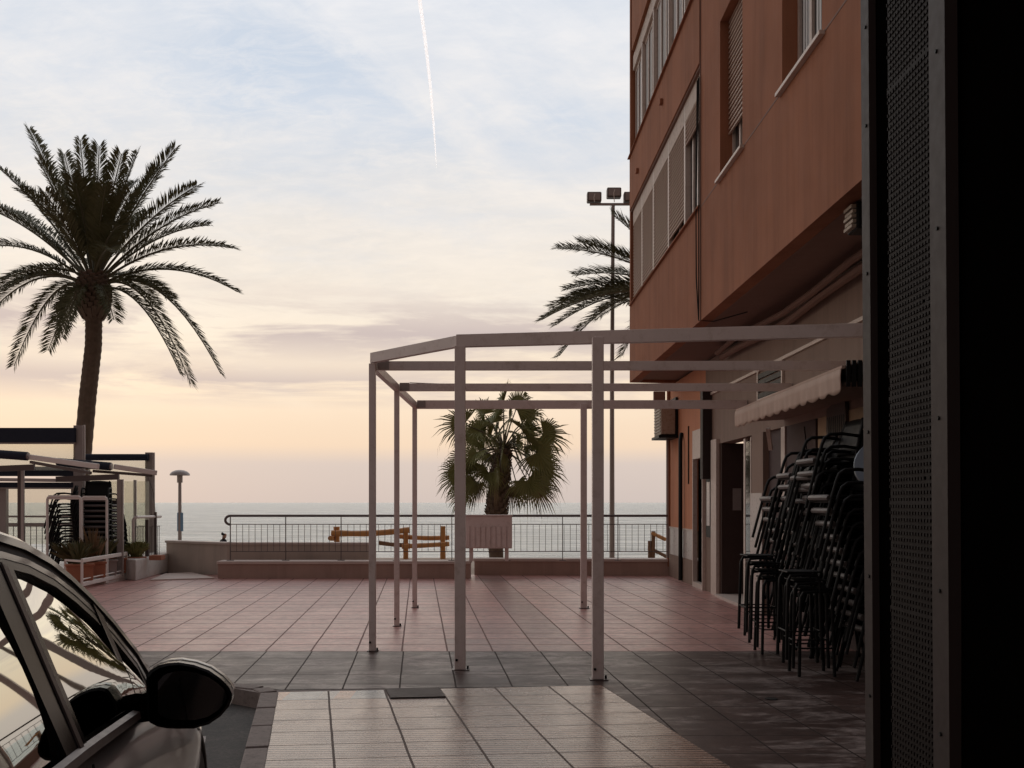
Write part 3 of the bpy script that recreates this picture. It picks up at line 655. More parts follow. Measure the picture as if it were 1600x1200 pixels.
# piers and windows of the flat part
yA0, yA1 = LY(1160), LY(1125); yB0, yB1 = LY(1284), LY(1222)
for s_, e_ in ((YN, yB0), (yB1, yA0), (yA1, YB)): bx(T, 'wall', .0, s_, Z1 - .02, .30, e_, 12.5)
bx(T, 'wall', .001, yA0, Z2, .30, yA1, 12.5); bx(T, 'wall', .001, yB0, Z2 + .1, .30, yB1, 12.5)
def slats(z0, z1, x, y0, y1, par, m=None, pitch=.062):
    mb = MB(); z = z0
    while z < z1 - .01:
        t = min(z + pitch, z1); mb.prism([(x - .014, y0, z + .004), (x - .016, y0, z + .016), (x + .006, y0, t - .001), (x + .012, y0, t - .001), (x + .012, y0, z + .004)], (0, y1 - y0, 0)); z += pitch
    return mb.build('shutter', m or M['shutter'], par)
def window(y0, y1, z0, z1, rec, shut=None, panes=2, curtain=False, par=bd, header=None):
    wnd = MB(); f = .05
    wnd.box(rec, y0, z0, rec + .06, y0 + f, z1); wnd.box(rec, y1 - f, z0, rec + .06, y1, z1); wnd.box(rec + .001, y0 + f, z0, rec + .06, y1 - f, z0 + f); wnd.box(rec + .001, y0 + f, z1 - f, rec + .06, y1 - f, z1)
    for i in range(1, panes):
        y = y0 + (y1 - y0) * i / panes; wnd.box(rec + .002, y - .03, z0 + f, rec + .055, y + .03, z1 - f)
    o_ = wnd.build('window', M['frame_paint'], par)
    bx(M['dark_glass'], 'pane', rec + .03, y0 + .02, z0 + .02, rec + .036, y1 - .02, z1 - .02, par=o_)
    if curtain:
        cm = MB(); 
        for k in range(14):
            ya = y0 + .03 + (y1 - y0 - .06) * (k + .2) / 14
            if k % 5 == 3: continue
            cm.box(rec + .016, ya, z0 + .06, rec + .026, ya + (y1 - y0) / 24, z1 - .06)
        cm.build('curtain', M['curtain'], o_)
    if shut: slats(shut, z1 - .005, rec - .035, y0 + .02, y1 - .02, o_)
    if header: bx(M['header'], 'shutter_box', rec - .05, y0 + .006, z1 + .002, rec + .07, y1 - .006, z1 + header, par=o_, bevel=.01)
    return o_
window(yA0, yA1, Z1, Z2, .15, shut=LZ(195, 11.9), panes=3)
window(yB0, yB1, Z1, Z2 + .1, .15, panes=3, curtain=True)
window(yA0, yA1, Z3 + .1, Z4 + .1, .15) 
for y0, y1 in ((yA0, yA1), (yB0, yB1)): MB().box(-.05, y0 - .08, Z1 - .055, .14, y1 + .08, Z1 - .018).build('sill', M['frame_paint'], bd, bevel=.004)
bx(M['soffit'], 'groove', -.003, YN, Z1 - .036, .0, YB, Z1 - .018)
# bay part
BR = .09
ms = [20.15, LY(1007, BR), LY(1025, BR), LY(1049, BR), LY(1075, BR), YB - .02]
for k in range(5):
    y1, y0 = ms[k], ms[k + 1]
    window(y0, y1, Z1, Z2 - .32, BR, shut=(6.78 if k == 4 else Z1 + (.02 if k < 2 else .10 if k == 2 else .22)), panes=2 if k < 4 else 4, header=.31)
    window(y0, y1, Z3, Z4 - .3, BR, shut=None, panes=3, curtain=True, header=.3)
    bx(M['frame_paint'], 'mullion', BR - .05, y0 - .045, Z1 - .015, BR - .0, y0 + .045, Z2 - .002); bx(M['frame_paint'], 'mullion', BR - .05, y0 - .03, Z3 + .002, BR, y0 + .03, Z4 - .002)
bx(T, 'parapet', -.02, YB + .01, Z2, .28, Y1 + .02, Z3 - .02); bx(T, 'parapet', -.02, YB + .01, Z4, .28, Y1 - .3, 13)
MB().box(-.06, YB + .005, Z3 - .018, .12, Y1 + .06, Z3 + .0).build('sill', T, bd)
MB().box(-.04, YB + .005, Z1 - .018, .10, Y1 + .02, Z1 + .0).build('sill', T, bd)
for y, z in ((16.3, 8.05), (19.0, 7.82)): MB().box(-.07, y - .06, z, -.022, y + .06, z + .07).build('drain_spout', T, bd)
bx(M['soffit'], 'lintel', -.0, YB + .01, Z2 - .03, .28, Y1, Z2 - .002)
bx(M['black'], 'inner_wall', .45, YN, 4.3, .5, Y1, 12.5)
MB().box(-.012, YB - .008, ZS, -.001, YB + .008, 12.5).build('downpipe', M['soffit'], bd)
cbl = MB()
for o_, sag in ((-.03, .0), (.03, .12), (.10, .05)):
    cbl.tube([(-.03, YB + o_, Z2 - .2), (-.035, YB + o_ + sag, 5.4), (-.035, YB + o_ + sag * .8, 4.6), (-.02, YB + .05, 4.0), (.15, YB - .1, ZS - .03), (.5, YB - .5, ZS + .02)], .008, 5)
cbl.build('cable', M['black'], bd)
# ground floor wall with openings: (px0, px1) in the photograph turned into metres along the wall
def gy(px): return LY(px, WL)
YE = 21.0
GW = []
def gwall(y0, y1, z0, z1, m, name='ground_wall', off=0, th=.25): return MB().box(WL - off, y0, z0, WL + th, y1, z1).build(name, m, bd)
d1a, d1b = gy(1103), gy(1087)        # narrow door
e1a, e1b = gy(1160), gy(1124)        # dark entrance
pA, pB = gy(1120), gy(1104)
TL = M['terracotta_light']
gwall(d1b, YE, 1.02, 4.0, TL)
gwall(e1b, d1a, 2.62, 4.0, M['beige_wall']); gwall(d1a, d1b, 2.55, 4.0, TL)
gwall(d1b, YE, 0, .47, M['beige_wall'], 'plinth', .03)
gwall(e1b, d1a, 0, 2.62, M['beige_wall'])
gwall(YN, e1b, 2.52, 4.0, M['beige_wall'])
tl = MB(); y = d1b + .03; i = 0
while y < YE - .05:
    tl.box(WL - .02, y, .472, WL - .001, min(y + .40, YE) - .006, 1.018); y += .40
tl.build('wall_tiles', M['tile_white'], bd)
bx(M['frame_paint'], 'ledge', WL - .035, d1b, 1.019, WL - .0, YE, 1.045)
# sea corner strip: mesh screen and post
bx(M['terracotta'], 'corner_post', WL - .05, YE + .001, .2, WL + .25, YE + .16, 4.0)
MB().tube([(WL - .10, YE - .25, .4), (WL - .10, YE - .25, 3.1)], .03, 8).build('drainpipe', M['grey_metal'], bd)
yp = gy(1069) ; MB().tube([(WL - .07, yp, .03), (WL - .07, yp, 2.75), (WL - .03, yp + .1, 2.9)], .04, 8).build('drainpipe', M['black'], bd, smooth=True)
yp = gy(1077); MB().tube([(WL - .015, yp, 1.9), (WL - .015, yp, 3.0)], .012, 6).build('conduit', M['black'], bd)
# narrow door
dr = MB().box(WL - .06, d1a, .0, WL + .02, d1a + .05, 2.86).box(WL - .06, d1b - .05, .0, WL + .02, d1b, 2.86).box(WL - .058, d1a + .05, 2.34, WL + .02, d1b - .05, 2.86).build('door_frame', M['frame_paint'], bd)
dd_ = bx(M['shade_black'], 'door', WL + .04, d1a + .05, .0, WL + .08, d1b - .05, 2.339); MB().box(WL + .02, d1a + .2, 1.2, WL + .039, d1a + .45, 1.27).build('letter_plate', M['alu'], dd_)
bx(M['frame_paint'], 'doorstep', WL - .06, d1a + .05, .006, WL + .3, d1b - .05, .10)
bx(M['frame_paint'], 'pilaster', WL - .05, e1b + .001, .0, WL - .0, pA + .22, 2.60); bx(M['black'], 'notice_frame', WL - .028, pA + .30, .95, WL - .001, pB - .1, 1.95)
bx(M['tile_white'], 'notice', WL - .04, pA + .36, 1.15, WL - .029, pB - .2, 1.9)
bx(M['strip_steel'], 'service_duct', WL - .16, pA + .35, 1.95, WL - .001, pA + .55, 3.5)
# entrance recess
ed = .55
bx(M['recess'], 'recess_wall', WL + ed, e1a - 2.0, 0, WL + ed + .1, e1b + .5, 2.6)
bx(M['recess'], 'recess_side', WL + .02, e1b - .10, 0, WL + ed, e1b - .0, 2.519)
ip = MB().box(WL + .20, e1b - .115, 1.42, WL + .34, e1b - .101, 1.78).build('intercom', M['grey_metal'], bd)
bx(M['stone_cap'], 'doorstep', WL - .1, e1a - .3, .006, WL + ed, e1b - .1, .05)
# glazed door at the near side of the entrance
gd = bx(M['frame_paint'], 'door', WL + .02, e1a - .10, .05, WL + .06, e1a, 2.5); bx(M['dark_glass'], 'pane', WL + .025, e1a - .9, .1, WL + .045, e1a - .101, 2.45, par=gd)
for dy in (-.45, -.9): bx(M['frame_paint'], 'stile', WL + .01, e1a + dy - .02, .05, WL + .06, e1a + dy + .02, 2.5, par=gd)
# pillars, dark bays near the chairs
q0 = gy(1178); q1 = gy(1196); q2 = gy(1223); q3 = gy(1229); q4 = gy(1275)
bx(M['beige_wall'], 'pillar', WL - .03, q1, 0, WL + .3, q0, 2.519); bx(M['tile_white'], 'pillar_tiles', WL - .045, q1 + .003, .02, WL - .031, q0 - .003, 1.68)
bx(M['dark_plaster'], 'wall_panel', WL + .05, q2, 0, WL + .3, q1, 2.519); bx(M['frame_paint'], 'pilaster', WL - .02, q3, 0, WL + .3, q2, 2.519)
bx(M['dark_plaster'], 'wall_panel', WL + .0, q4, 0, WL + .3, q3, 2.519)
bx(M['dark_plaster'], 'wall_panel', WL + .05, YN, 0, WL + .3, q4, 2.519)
MB().tube([(WL - .02, q4 + .35, 2.45), (WL - .02, q4 + .18, 1.9), (WL - .02, q4 + .12, 1.2)], .008, 5).build('cable', M['black'], bd)
# fascia line, pipes under the soffit, vent window
bx(M['frame_paint'], 'fascia', WL - .03, YN, 3.38, WL - .001, gy(1112), 3.42)
for k, (ox, oz, r_) in enumerate(((.10, 3.82, .05), (.20, 3.90, .04))):
    pp = [(WL - ox + .02 * math.sin(i * 1.7 + k), YN + i * 1.2, oz + .035 * math.sin(i * 1.3 + k)) for i in range(12)]
    MB().tube(pp, r_, 8).build('pipe', M['soffit'], bd, smooth=True)
v0, v1 = gy(1226), gy(1186)
vw = MB().box(WL - .03, v0, 2.95, WL - .001, v0 + .05, 3.38).box(WL - .03, v1 - .05, 2.95, WL - .001, v1, 3.38).box(WL - .029, v0 + .05, 2.95, WL - .001, v1 - .05, 2.99).build('vent_window', M['frame_paint'], bd)
vs = MB()
for i in range(4): vs.box(WL - .025, v0 + .05, 3.0 + i * .09, WL - .003, v1 - .05, 3.065 + i * .09)
vs.build('louvre', M['black'], vw)
bx(M['soffit'], 'bracket', WL - .25, gy(1040), 3.7, WL - .001, gy(1040) + .1, 3.95)

def LW(lx, ly, z):            # building local to world
    a = math.atan(SL); return Vector((BX + lx * math.cos(a) - ly * math.sin(a), lx * math.sin(a) + ly * math.cos(a), z))
# AC unit
ay = gy(1052)
ac = empty('air_conditioner', LW(WL - .18, 20.5, 0), math.atan(SL), 'old rust stained air conditioner unit on the sea corner of the building', 'air conditioner')
MB().box(-.17, -.42, 2.92, .12, .42, 3.58).build('casing', M['rust'], ac, bevel=.015)
MB().box(-.22, -.46, 2.85, .17, .46, 2.90).build('bracket', M['black'], ac); MB().box(.121, -.43, 2.905, .165, .43, 3.67).build('back_plate', M['black'], ac)
gm = MB()
for k in range(9): gm.box(-.185, -.36, 2.98 + k * .062, -.171, .36, 3.005 + k * .062)
gm.build('grille', M['dark_metal'], ac)
# beige awning
aw = empty('awning', (0, 0, 0), 0, 'beige shop awning with scalloped valance above the stacked chairs', 'awning')
ax, az_ = 2.90, 2.735; ya, yb = 2.9 * F / 520, 2.9 * F / 353
wx = 3.54
MB().prism([(ax, ya, az_), (wx, ya, az_ + .14), (wx, yb, az_ + .14), (ax, yb, az_)], (0, 0, .012)).build('canopy', M['awning'], aw)
MB().beam((ax - .01, ya, az_ - .005), (ax - .01, yb, az_ - .005), .035, .03).build('front_bar', M['awning'], aw, bevel=.005)
rows = [[], [], [], []]
nn = 150
for i in range(nn + 1):
    t = i / nn; y = ya + (yb - ya) * t; sc_ = abs(math.sin(math.pi * t * 13)) ** .7 * .035
    wv = .004 * math.sin(t * 47) + .003 * math.sin(t * 130)
    rows[0].append((ax - .03, y, az_ - .02)); rows[1].append((ax - .035 + wv * .5, y, az_ - .09)); rows[2].append((ax - .032 + wv, y, az_ - .19)); rows[3].append((ax - .032 + wv * 1.5, y, az_ - .20 - sc_))
vo = MB().grid(rows).build('valance', M['awning'], aw, smooth=True); so = vo.modifiers.new('s', 'SOLIDIFY'); so.thickness = .006
MB().prism([(ax + .02, ya + .05, az_ - .16), (wx, ya + .05, az_ - .12), (wx, yb, az_ - .12), (ax + .02, yb, az_ - .16)], (0, 0, .03)).build('under_tray', M['beige_wall'], aw)
fr = MB()
for i in range(13):
    x = ax + .02 + i * .05; fr.beam((x, ya - .03, az_ - .18), (x + .004, ya - .02, az_ + .05), .034, .02, (0, 1, 0))
fr.build('gathered_end', M['black'], aw)
tag(MB().beam(LW(WL - .06, gy(1212), 2.25), LW(WL - .14, gy(1212) - .15, 2.52), .05, .05).build('wall_bracket', M['frame_paint']), 'pale angled bracket on the dark wall under the awning', 'bracket')
# carved panel
cy0, cy1 = gy(1352), gy(1280)
cpn = empty('wall_carving', LW(WL, (cy0 + cy1) / 2, 0), math.atan(SL), 'dark slit carving tapering to a point on an ochre panel below the awning', 'wall decoration')
hw = (cy1 - cy0) / 2
MB().box(-.01, -hw, 1.2, .045, hw, 2.515).build('panel', M['wood_panel'], cpn)
hh = MB(); zc = 1.98
outl = [(-.30, .62), (-.10, .66), (.12, .64), (.34, .60), (.36, .36), (.22, .10), (.10, -.12), (.0, -.19), (-.10, -.14), (-.18, .02), (-.30, .22), (-.33, .42)]
hh.prism([(-.045, y_ * .9, zc + z_) for y_, z_ in outl], (.033, 0, 0)); hh.build('carving', M['carving'], cpn)
sl = MB(); random.seed(5)
for i in range(9):
    y_ = -.24 + i * .06; z0_ = .05 + abs(i - 4) * .045; sl.beam((-.050, y_ * .9, zc + z0_), (-.050, y_ * 1.05 + .01, zc + .50), .004, .016, (0, 1, 0))
sl.build('slit', M['black'], cpn)
# fixture under the overhang
fx_ = P(1336, 342, 8.15)
fxo = empty('light_fitting', (fx_.x, fx_.y, fx_.z), 0, 'dark fitting with pale ribs hanging under the overhang beside the perforated door', 'light fitting')
MB().box(-.02, -.1, -.10, .20, .15, .12).build('body', M['black'], fxo, bevel=.02)
rb2 = MB()
for i in range(5): rb2.box(-.06 + .01 * (i % 2), -.09, -.09 + i * .04, -.021, .1, -.065 + i * .04)
rb2.build('rib', M['rust'], fxo); MB().beam((.08, 0, .12), (.08, 0, ZS + .05 - fx_.z), .04, .04, (0, 1, 0)).build('hanger', M['black'], fxo)

# ---------------------------------------------------------------- dark doorway with perforated door at right
LN = .0075
def DX(z): return 1.0225 - LN * (z - .35) * .9
def dpanel(y0, y1, off, th, m, name, par, z0=-.02, z1=3.25, bevel=0):
    return MB().prism([(DX(z0) + off, y0, z0), (DX(z1) + off, y0, z1), (DX(z1) + off, y1, z1), (DX(z0) + off, y1, z0)], (th, 0, 0)).build(name, m, par, bevel=bevel)
dw = empty('perforated_door', (0, 0, 0), 0, 'dark brown steel door leaf with a perforated strip and riveted edges at the right', 'door')
def dY(px): return 1.0147 * F / (px - 800)
ys = [dY(1350), dY(1362), dY(1385), dY(1451), dY(1456), dY(1481)]
dpanel(ys[1], ys[0], 0, .03, M['strip_steel'], 'edge_strip', dw)
dpanel(ys[5], ys[4], 0, .03, M['strip_steel'], 'edge_strip', dw)
dpanel(ys[2] + .002, ys[1] - .002, .02, .02, M['shade_black'], 'leaf', dw); dpanel(ys[4] + .002, ys[3] - .002, .02, .02, M['shade_black'], 'leaf', dw)
dpanel(ys[3], ys[2], .034, .01, M['shade_black'], 'backing', dw)
pf = MB(); pit = .0176; ncol = int((ys[2] - ys[3]) / pit); pw = (ys[2] - ys[3]) / ncol
nrow = int(3.2 / pit)
for r_ in range(nrow):
    z0 = r_ * pit; z1 = z0 + pit; off = (pw * .5 if 0 else 0); hz0, hz1 = z0 + pit * .27, z1 - pit * .27; xx0, xx1 = DX(z0) + .012, DX(z1) + .012
    # continuous bar between rows of holes
    pf.quad((xx1, ys[3], z1 + pit * .27), (xx1, ys[2], z1 + pit * .27), (xx1, ys[2], hz1), (xx1, ys[3], hz1))
    for c_ in range(ncol + 1):
        yc = ys[3] + c_ * pw; ya_, yb_ = max(ys[3], yc - pw * .27), min(ys[2], yc + pw * .27)
        pf.quad((xx0, ya_, hz0), (xx0, yb_, hz0), (xx0, yb_, hz1), (xx0, ya_, hz1))
o_ = pf.build('perforated_panel', M['rust_steel'], dw); so = o_.modifiers.new('s', 'SOLIDIFY'); so.thickness = .003
rv = MB()
for z in (.3, .62, 1.0, 1.34, 1.75, 2.2, 2.62, 2.9):
    for y in ((ys[0] + ys[1]) / 2 - .01, (ys[4] + ys[5]) / 2): rv.tube([(DX(z) + .001, y, z), (DX(z) - .004, y, z)], .005, 8)
rv.build('rivet', M['black'], dw)
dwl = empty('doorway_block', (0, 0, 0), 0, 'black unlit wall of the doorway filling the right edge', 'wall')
MB().prism([(1.045, -3, 0), (1.045, ys[5] - .003, 0), (1.06, ys[5] - .003, 0), (1.06, 2.93, 0), (3.3, 2.93, 0), (3.3, -3, 0)], (0, 0, 3.4)).build('wall', M['shade_black'], dwl)
MB().box(1.02, -3, 3.402, 3.4, 3.0, 3.6).build('lintel', M['shade_black'], dwl)

# ---------------------------------------------------------------- chairs
def make_chair(name='armchair'):
    r = empty(name)
    W = .25; k = M['black']
    for s_ in (-1, 1):
        y = s_ * W
        MB().tube([(-.30, y * 1.06, 0), (-.235, y * 1.03, .25), (-.185, y, .44), (-.145, y, .58), (-.12, y, .64), (-.07, y, .675), (.05, y, .68), (.20, y, .66)], .0155, 8).build('leg', k, r, smooth=True)
        MB().tube([(.23, y * .96, 0), (.185, y * .97, .30), (.175, y * .96, .45), (.20, y * .96, .62), (.245, y * .92, .78), (.255, y * .80, .825)], .0155, 8).build('leg', k, r, smooth=True)
    MB().tube([(-.19, -W, .40), (-.19, W, .40)], .010, 6).tube([(.17, -W, .40), (.17, W, .40)], .010, 6).build('stretcher', k, r)
    rows = []
    for i in range(9):
        t = i / 8; x = -.20 + .38 * t; z = .435 - .015 * math.sin(math.pi * t)
        rows.append([(x, -W + .02 + (2 * W - .04) * j / 6, z - .008 * math.sin(math.pi * j / 6)) for j in range(7)])
    st = MB().grid(rows).build('seat', k, r, smooth=True); a = st.modifiers.new('s', 'SOLIDIFY'); a.thickness = .018
    MB().tube([(-.205, -W + .015, .432), (-.215, -W + .05, .436), (-.215, W - .05, .436), (-.205, W - .015, .432)], .026, 8).build('seat_edge', M['seat_grey'], st, smooth=True)
    rows = []
    for i in range(6):
        t = i / 5; z = .50 + .31 * t
        rows.append([(.185 + .075 * t + .03 * math.sin(math.pi * j / 8) - .005, -W * .95 + 1.9 * W * j / 8, z + .02 * math.sin(math.pi * j / 8) * t) for j in range(9)])
    bk = MB().grid(rows).build('backrest', k, r, smooth=True); a = bk.modifiers.new('s', 'SOLIDIFY'); a.thickness = .014
    return r
ORD = ['topmost', 'second from the top', 'third from the top', 'fourth from the top', 'fifth from the top', 'sixth from the top', 'seventh from the top', 'eighth from the top', 'ninth from the top', 'tenth from the top', 'eleventh from the top', 'twelfth from the top', 'thirteenth from the top', 'fourteenth from the top']
ch0 = make_chair(); ch0['category'] = 'chair'; used = False
def stack(x, y, n, lean, rise, desc, group, rz0=0, z0=.006):
    global used
    for k in range(n):
        lx = -lean * k; rz = rz0 + R(random.uniform(-2.5, 2.5))
        loc = (x + lx * math.cos(rz0) + random.uniform(-.006, .006), y + lx * math.sin(rz0) + random.uniform(-.01, .01), z0 + rise * k)
        lab = 'black metal armchair, %s of %s' % (ORD[n - 1 - k], desc)
        if k == 0 and n > 3: lab = 'black metal armchair, lowest of ' + desc
        if not used:
            ch0.location = loc; ch0.rotation_euler = (0, 0, rz); ch0['label'] = lab; ch0['group'] = group; used = True
        else: dup(ch0, loc, rz, lab, group)
GN = 'black armchairs stacked against the building'
stack(3.27, 8.88, 11, .034, .115, 'the nearest low stack beside the perforated door', GN)
stack(3.26, 9.42, 14, .022, .115, 'the tall stack directly behind the nearest one', GN)
stack(3.30, 9.68, 13, .026, .112, 'the tall middle stack', GN, R(14))
stack(3.26, 10.15, 13, .024, .115, 'the second stack from the entrance', GN)
stack(3.24, 10.95, 11, .024, .115, 'the farthest stack next to the entrance', GN)
# stools
def make_stool():
    r = empty('stool'); k = M['black']; W = .14
    for s_ in (-1, 1):
        for q_ in (-1, 1):
            MB().tube([(s_ * W * 1.12, q_ * W * 1.1, 0), (s_ * W * 1.02, q_ * W, .60), (s_ * W * .98, q_ * W, .70), (s_ * W * .82, q_ * W, .745), (0, q_ * W, .755)], .0155, 8).build('leg', k, r, smooth=True)
    MB().box(-.15, -.15, .768, .15, .15, .782).build('seat', k, r, bevel=.006)
    MB().tube([(-W * 1.1, -W * 1.1, .25), (W * 1.1, -W * 1.1, .25), (W * 1.1, W * 1.1, .25), (-W * 1.1, W * 1.1, .25), (-W * 1.1, -W * 1.1, .25)], .008, 6).build('stretcher', k, r)
    return r
st0 = make_stool(); st0['category'] = 'stool'; first = True
for (x, y, n, ds) in ((2.70, 10.3, 4, 'the stools near the entrance'), (2.70, 9.0, 3, 'the stools before the armchairs')):
    for k in range(n):
        loc = (x - .055 * k, y, .006 + .075 * k); lab = 'black backless stool, %s of %s' % (ORD[n - 1 - k], ds)
        if first: st0.location = loc; st0['label'] = lab; st0['group'] = 'black stools stacked by the armchairs'; first = False
        else: dup(st0, loc, R(random.uniform(-3, 3)), lab, 'black stools stacked by the armchairs')
tt = MB().lathe([(.24, -.012), (.25, 0), (.24, .012)], 32).build('table_top', M['silver'], None, smooth=True, loc=P(1380, 726, 8.75)); tt.rotation_euler = (R(68), R(22), R(-35)); tag(tt, 'round shiny steel table top leaning on the stacked chairs by the door', 'table top')

# ---------------------------------------------------------------- sea terrace at left
GL = 'black chairs stacked on the sea terrace'
TY = 20.4
stack(P(108, 0, 19.6).x, 19.6, 11, .012, .105, 'the left stack on the sea terrace', GL, R(20), .0)
stack(P(150, 0, 19.9).x, 19.9, 12, .0, .105, 'the middle stack on the sea terrace', GL, R(100), .0)
stack(P(172, 0, 20.6).x, 20.6, 11, -.01, .105, 'the right stack on the sea terrace', GL, R(170), .0)
te = empty('beach_terrace', (0, 0, 0), 0, 'glazed sea terrace with grey posts and navy roll blinds at left', 'terrace')
def pbeam(nm, a, b_, wd, ht, m, par=te, up=(0, 0, 1)): return MB().beam(a, b_, wd, ht, up).build(nm, m, par, bevel=.004)
MB().box(-14, 18.9, -1.6, -7.72, 24.6, .09).build('deck', M['white_wall'], te)
# big posts
for px_, y_, top, bot, wd, m_ in ((124, 20.6, 665, 880, .19, 'grey_metal'), (132, 20.6, 664, 880, .03, 'white_paint'), (30, 19.4, 733, 880, .055, 'dark_metal'), (35.5, 19.4, 731, 880, .06, 'alu'), (5, 20.8, 757, 880, .17, 'grey_metal'),
                          (187, 19.8, 749, 880, .09, 'grey_metal'), (192, 19.8, 749, 880, .03, 'alu'), (211, 21.5, 750, 880, .06, 'alu'), (234, 22.6, 707, 872, .17, 'grey_metal'), (241, 22.6, 707, 872, .03, 'white_paint'), (120.5, 21.2, 740, 880, .05, 'dark_metal'), (131, 21.4, 750, 880, .2, 'dark_metal')):
    p0, p1 = P(px_, bot, y_), P(px_, top, y_); p0.z = .09; pbeam('post', p0, p1, wd, wd * .7, M[m_], up=(0, 1, 0))
# roll blinds
bl = pbeam('roll_blind', P(-220, 680, 20.5), P(118, 680, 20.5), .08, .30, M['navy']); pbeam('bottom_bar', P(-220, 692.5, 20.5), P(118, 692.5, 20.5), .05, .035, M['grey_metal'], bl)
bl = MB().tube([P(131, 714.5, 22.5), P(232, 714.5, 22.5)], .075, 12).build('roll_blind', M['navy'], te, smooth=True)
def sheet(nm, x0, y0, x1, y1, dpt, m=None): return MB().prism([P(x0, y0, dpt), P(x1, y0, dpt), P(x1, y1, dpt), P(x0, y1, dpt)], (0, .006, 0)).build(nm, m or M['clear'], te)
sheet('clear_curtain', -220, 694, 117, 735, 20.52); sheet('clear_curtain', 138, 720, 229, 872, 22.5); sheet('glass_panel', 138, 752, 184, 868, 21.0); sheet('glass_panel', 194, 752, 210, 868, 21.3); sheet('glass_panel', 213, 752, 233, 868, 21.9)
sheet('clear_curtain', -200, 762, 110, 850, 21.3)
MB().box(P(-200, 0, 20.7).x, 20.7, P(0, 744, 20.7).z, P(121, 0, 20.7).x, 20.74, P(0, 729, 20.7).z).build('valance', M['navy'], te)
pbeam('beam', P(-200, 747, 20.6), P(124, 751, 20.6), .05, .07, M['alu']); bl = pbeam('roll_blind', P(-200, 757, 20.7), P(118, 758, 20.7), .05, .11, M['navy'])
pbeam('beam', P(-200, 762.5, 20.7), P(118, 763, 20.7), .06, .03, M['grey_metal'])
pbeam('rail', P(-150, 807, 21.2), P(118, 807, 21.2), .04, .04, M['grey_metal']); pbeam('rail', P(-150, 820, 21.2), P(118, 820, 21.2), .04, .08, M['grey_metal'])
pbeam('transom', P(118, 784, 21.0), P(184, 784, 21.0), .05, .07, M['dark_metal'])
for px_ in list(range(-60, 118, 9)) + list(range(192, 236, 5)):
    y_ = 21.2 if px_ < 150 else 22.9; p1 = P(px_, 822, y_); p0 = P(px_, 868, y_); pbeam('baluster', p0, p1, .014, .014, M['dark_metal'], up=(0, 1, 0))
# retractable awnings over the terrace
def raw(lbl, roll0, roll1, dep, arm0, arm1, d2, e0, e1):
    a_ = empty('retractable_awning', (0, 0, 0), 0, lbl, 'awning', 'retractable awnings on the sea terrace')
    MB().tube([P(*roll0, dep), P(*roll1, dep)], .085, 14).build('fabric_roll', M['navy'], a_, smooth=True)
    MB().tube([P(roll1[0] - 1, roll1[1], dep), P(roll1[0] + 2, roll1[1], dep)], .07, 14).build('end_cap', M['grey_metal'], a_)
    MB().beam(P(*arm0, dep), P(*arm1, d2), .05, .10).build('front_bar', M['white_paint'], a_, bevel=.01)
    MB().beam(P(*e0, dep), P(*e1, d2), .05, .055).build('arm', M['dark_metal'], a_)
    MB().beam(P(arm0[0] - 90, arm0[1] + 20, dep), P(arm0[0] + 8, arm0[1] + 16, dep), .06, .11).build('torsion_bar', M['dark_metal'], a_)
    return a_
raw('retractable awning with thick navy roll and long white bar, left one on the terrace', (-160, 698), (43, 713), 19.0, (46, 714), (154, 729), 18.3, (48, 722), (142, 739))
raw('smaller retractable awning reaching to the right end of the terrace', (90, 722), (173, 729), 20.0, (178, 729), (245, 739), 20.6, (145, 736), (238, 743))
tag(MB().tube([P(230, 742, 22), P(240, 770, 22), P(243, 806, 22), P(242, 865, 22)], .008, 5).build('rope', M['dark_metal']), 'thin rope hanging from the right end of the terrace awning', 'rope')
# white tube hoops (folded barriers)
def hoop(x0, x1, top, bot, y_, lab):
    p = [P(x0, bot, y_), P(x0, top + 5, y_), P(x0 + 1, top + 1.5, y_), P(x0 + 4, top, y_), P(x1 - 4, top, y_), P(x1 - 1, top + 1.5, y_), P(x1, top + 5, y_), P(x1, bot, y_)]
    o_ = empty('tube_frame', (0, 0, 0), 0, lab, 'frame', 'white tube frames on the terrace')
    MB().tube(p, .026, 8).build('hoop', M['white_paint'], o_, smooth=True); MB().beam(P(x0 + 2, top + 1, y_), P(x1 - 2, top + 1, y_), .03, .08).build('top_rail', M['white_paint'], o_)
    return o_
hoop(74, 126, 776, 895, 18.9, 'white tubular upright frame in front of the left part of the stacked terrace chairs')
hoop(128, 167, 777, 886, 19.2, 'white tubular upright frame in front of the right part of the stacked terrace chairs')
# railing piece
rp = empty('railing', (0, 0, 0), 0, 'short pale handrail with thin dark bars at the right end of the terrace', 'railing')
MB().tube([P(208, 872, 20.4), P(208, 813, 20.4), P(210, 809, 20.4), P(213, 808, 20.4), P(251, 807, 21.6)], .03, 8).build('handrail', M['white_paint'], rp, smooth=True)
MB().beam(P(230, 872, 20.9), P(230, 812, 20.9), .07, .05, (0, 1, 0)).build('post', M['dark_metal'], rp)
MB().beam(P(243, 868, 21.3), P(243, 800, 21.3), .05, .04, (0, 1, 0)).build('post', M['dark_metal'], rp)
MB().beam(P(209, 822, 20.45), P(250, 822, 21.6), .015, .015).build('rail', M['dark_metal'], rp)
for i in range(17):
    t = (i + .5) / 17; a, b_ = P(209 + 41 * t, 822, 20.45 + 1.15 * t), P(209 + 41 * t, 867, 20.45 + 1.15 * t); MB().beam(b_, a, .010, .010, (0, 1, 0)).build('baluster', M['dark_metal'], rp)
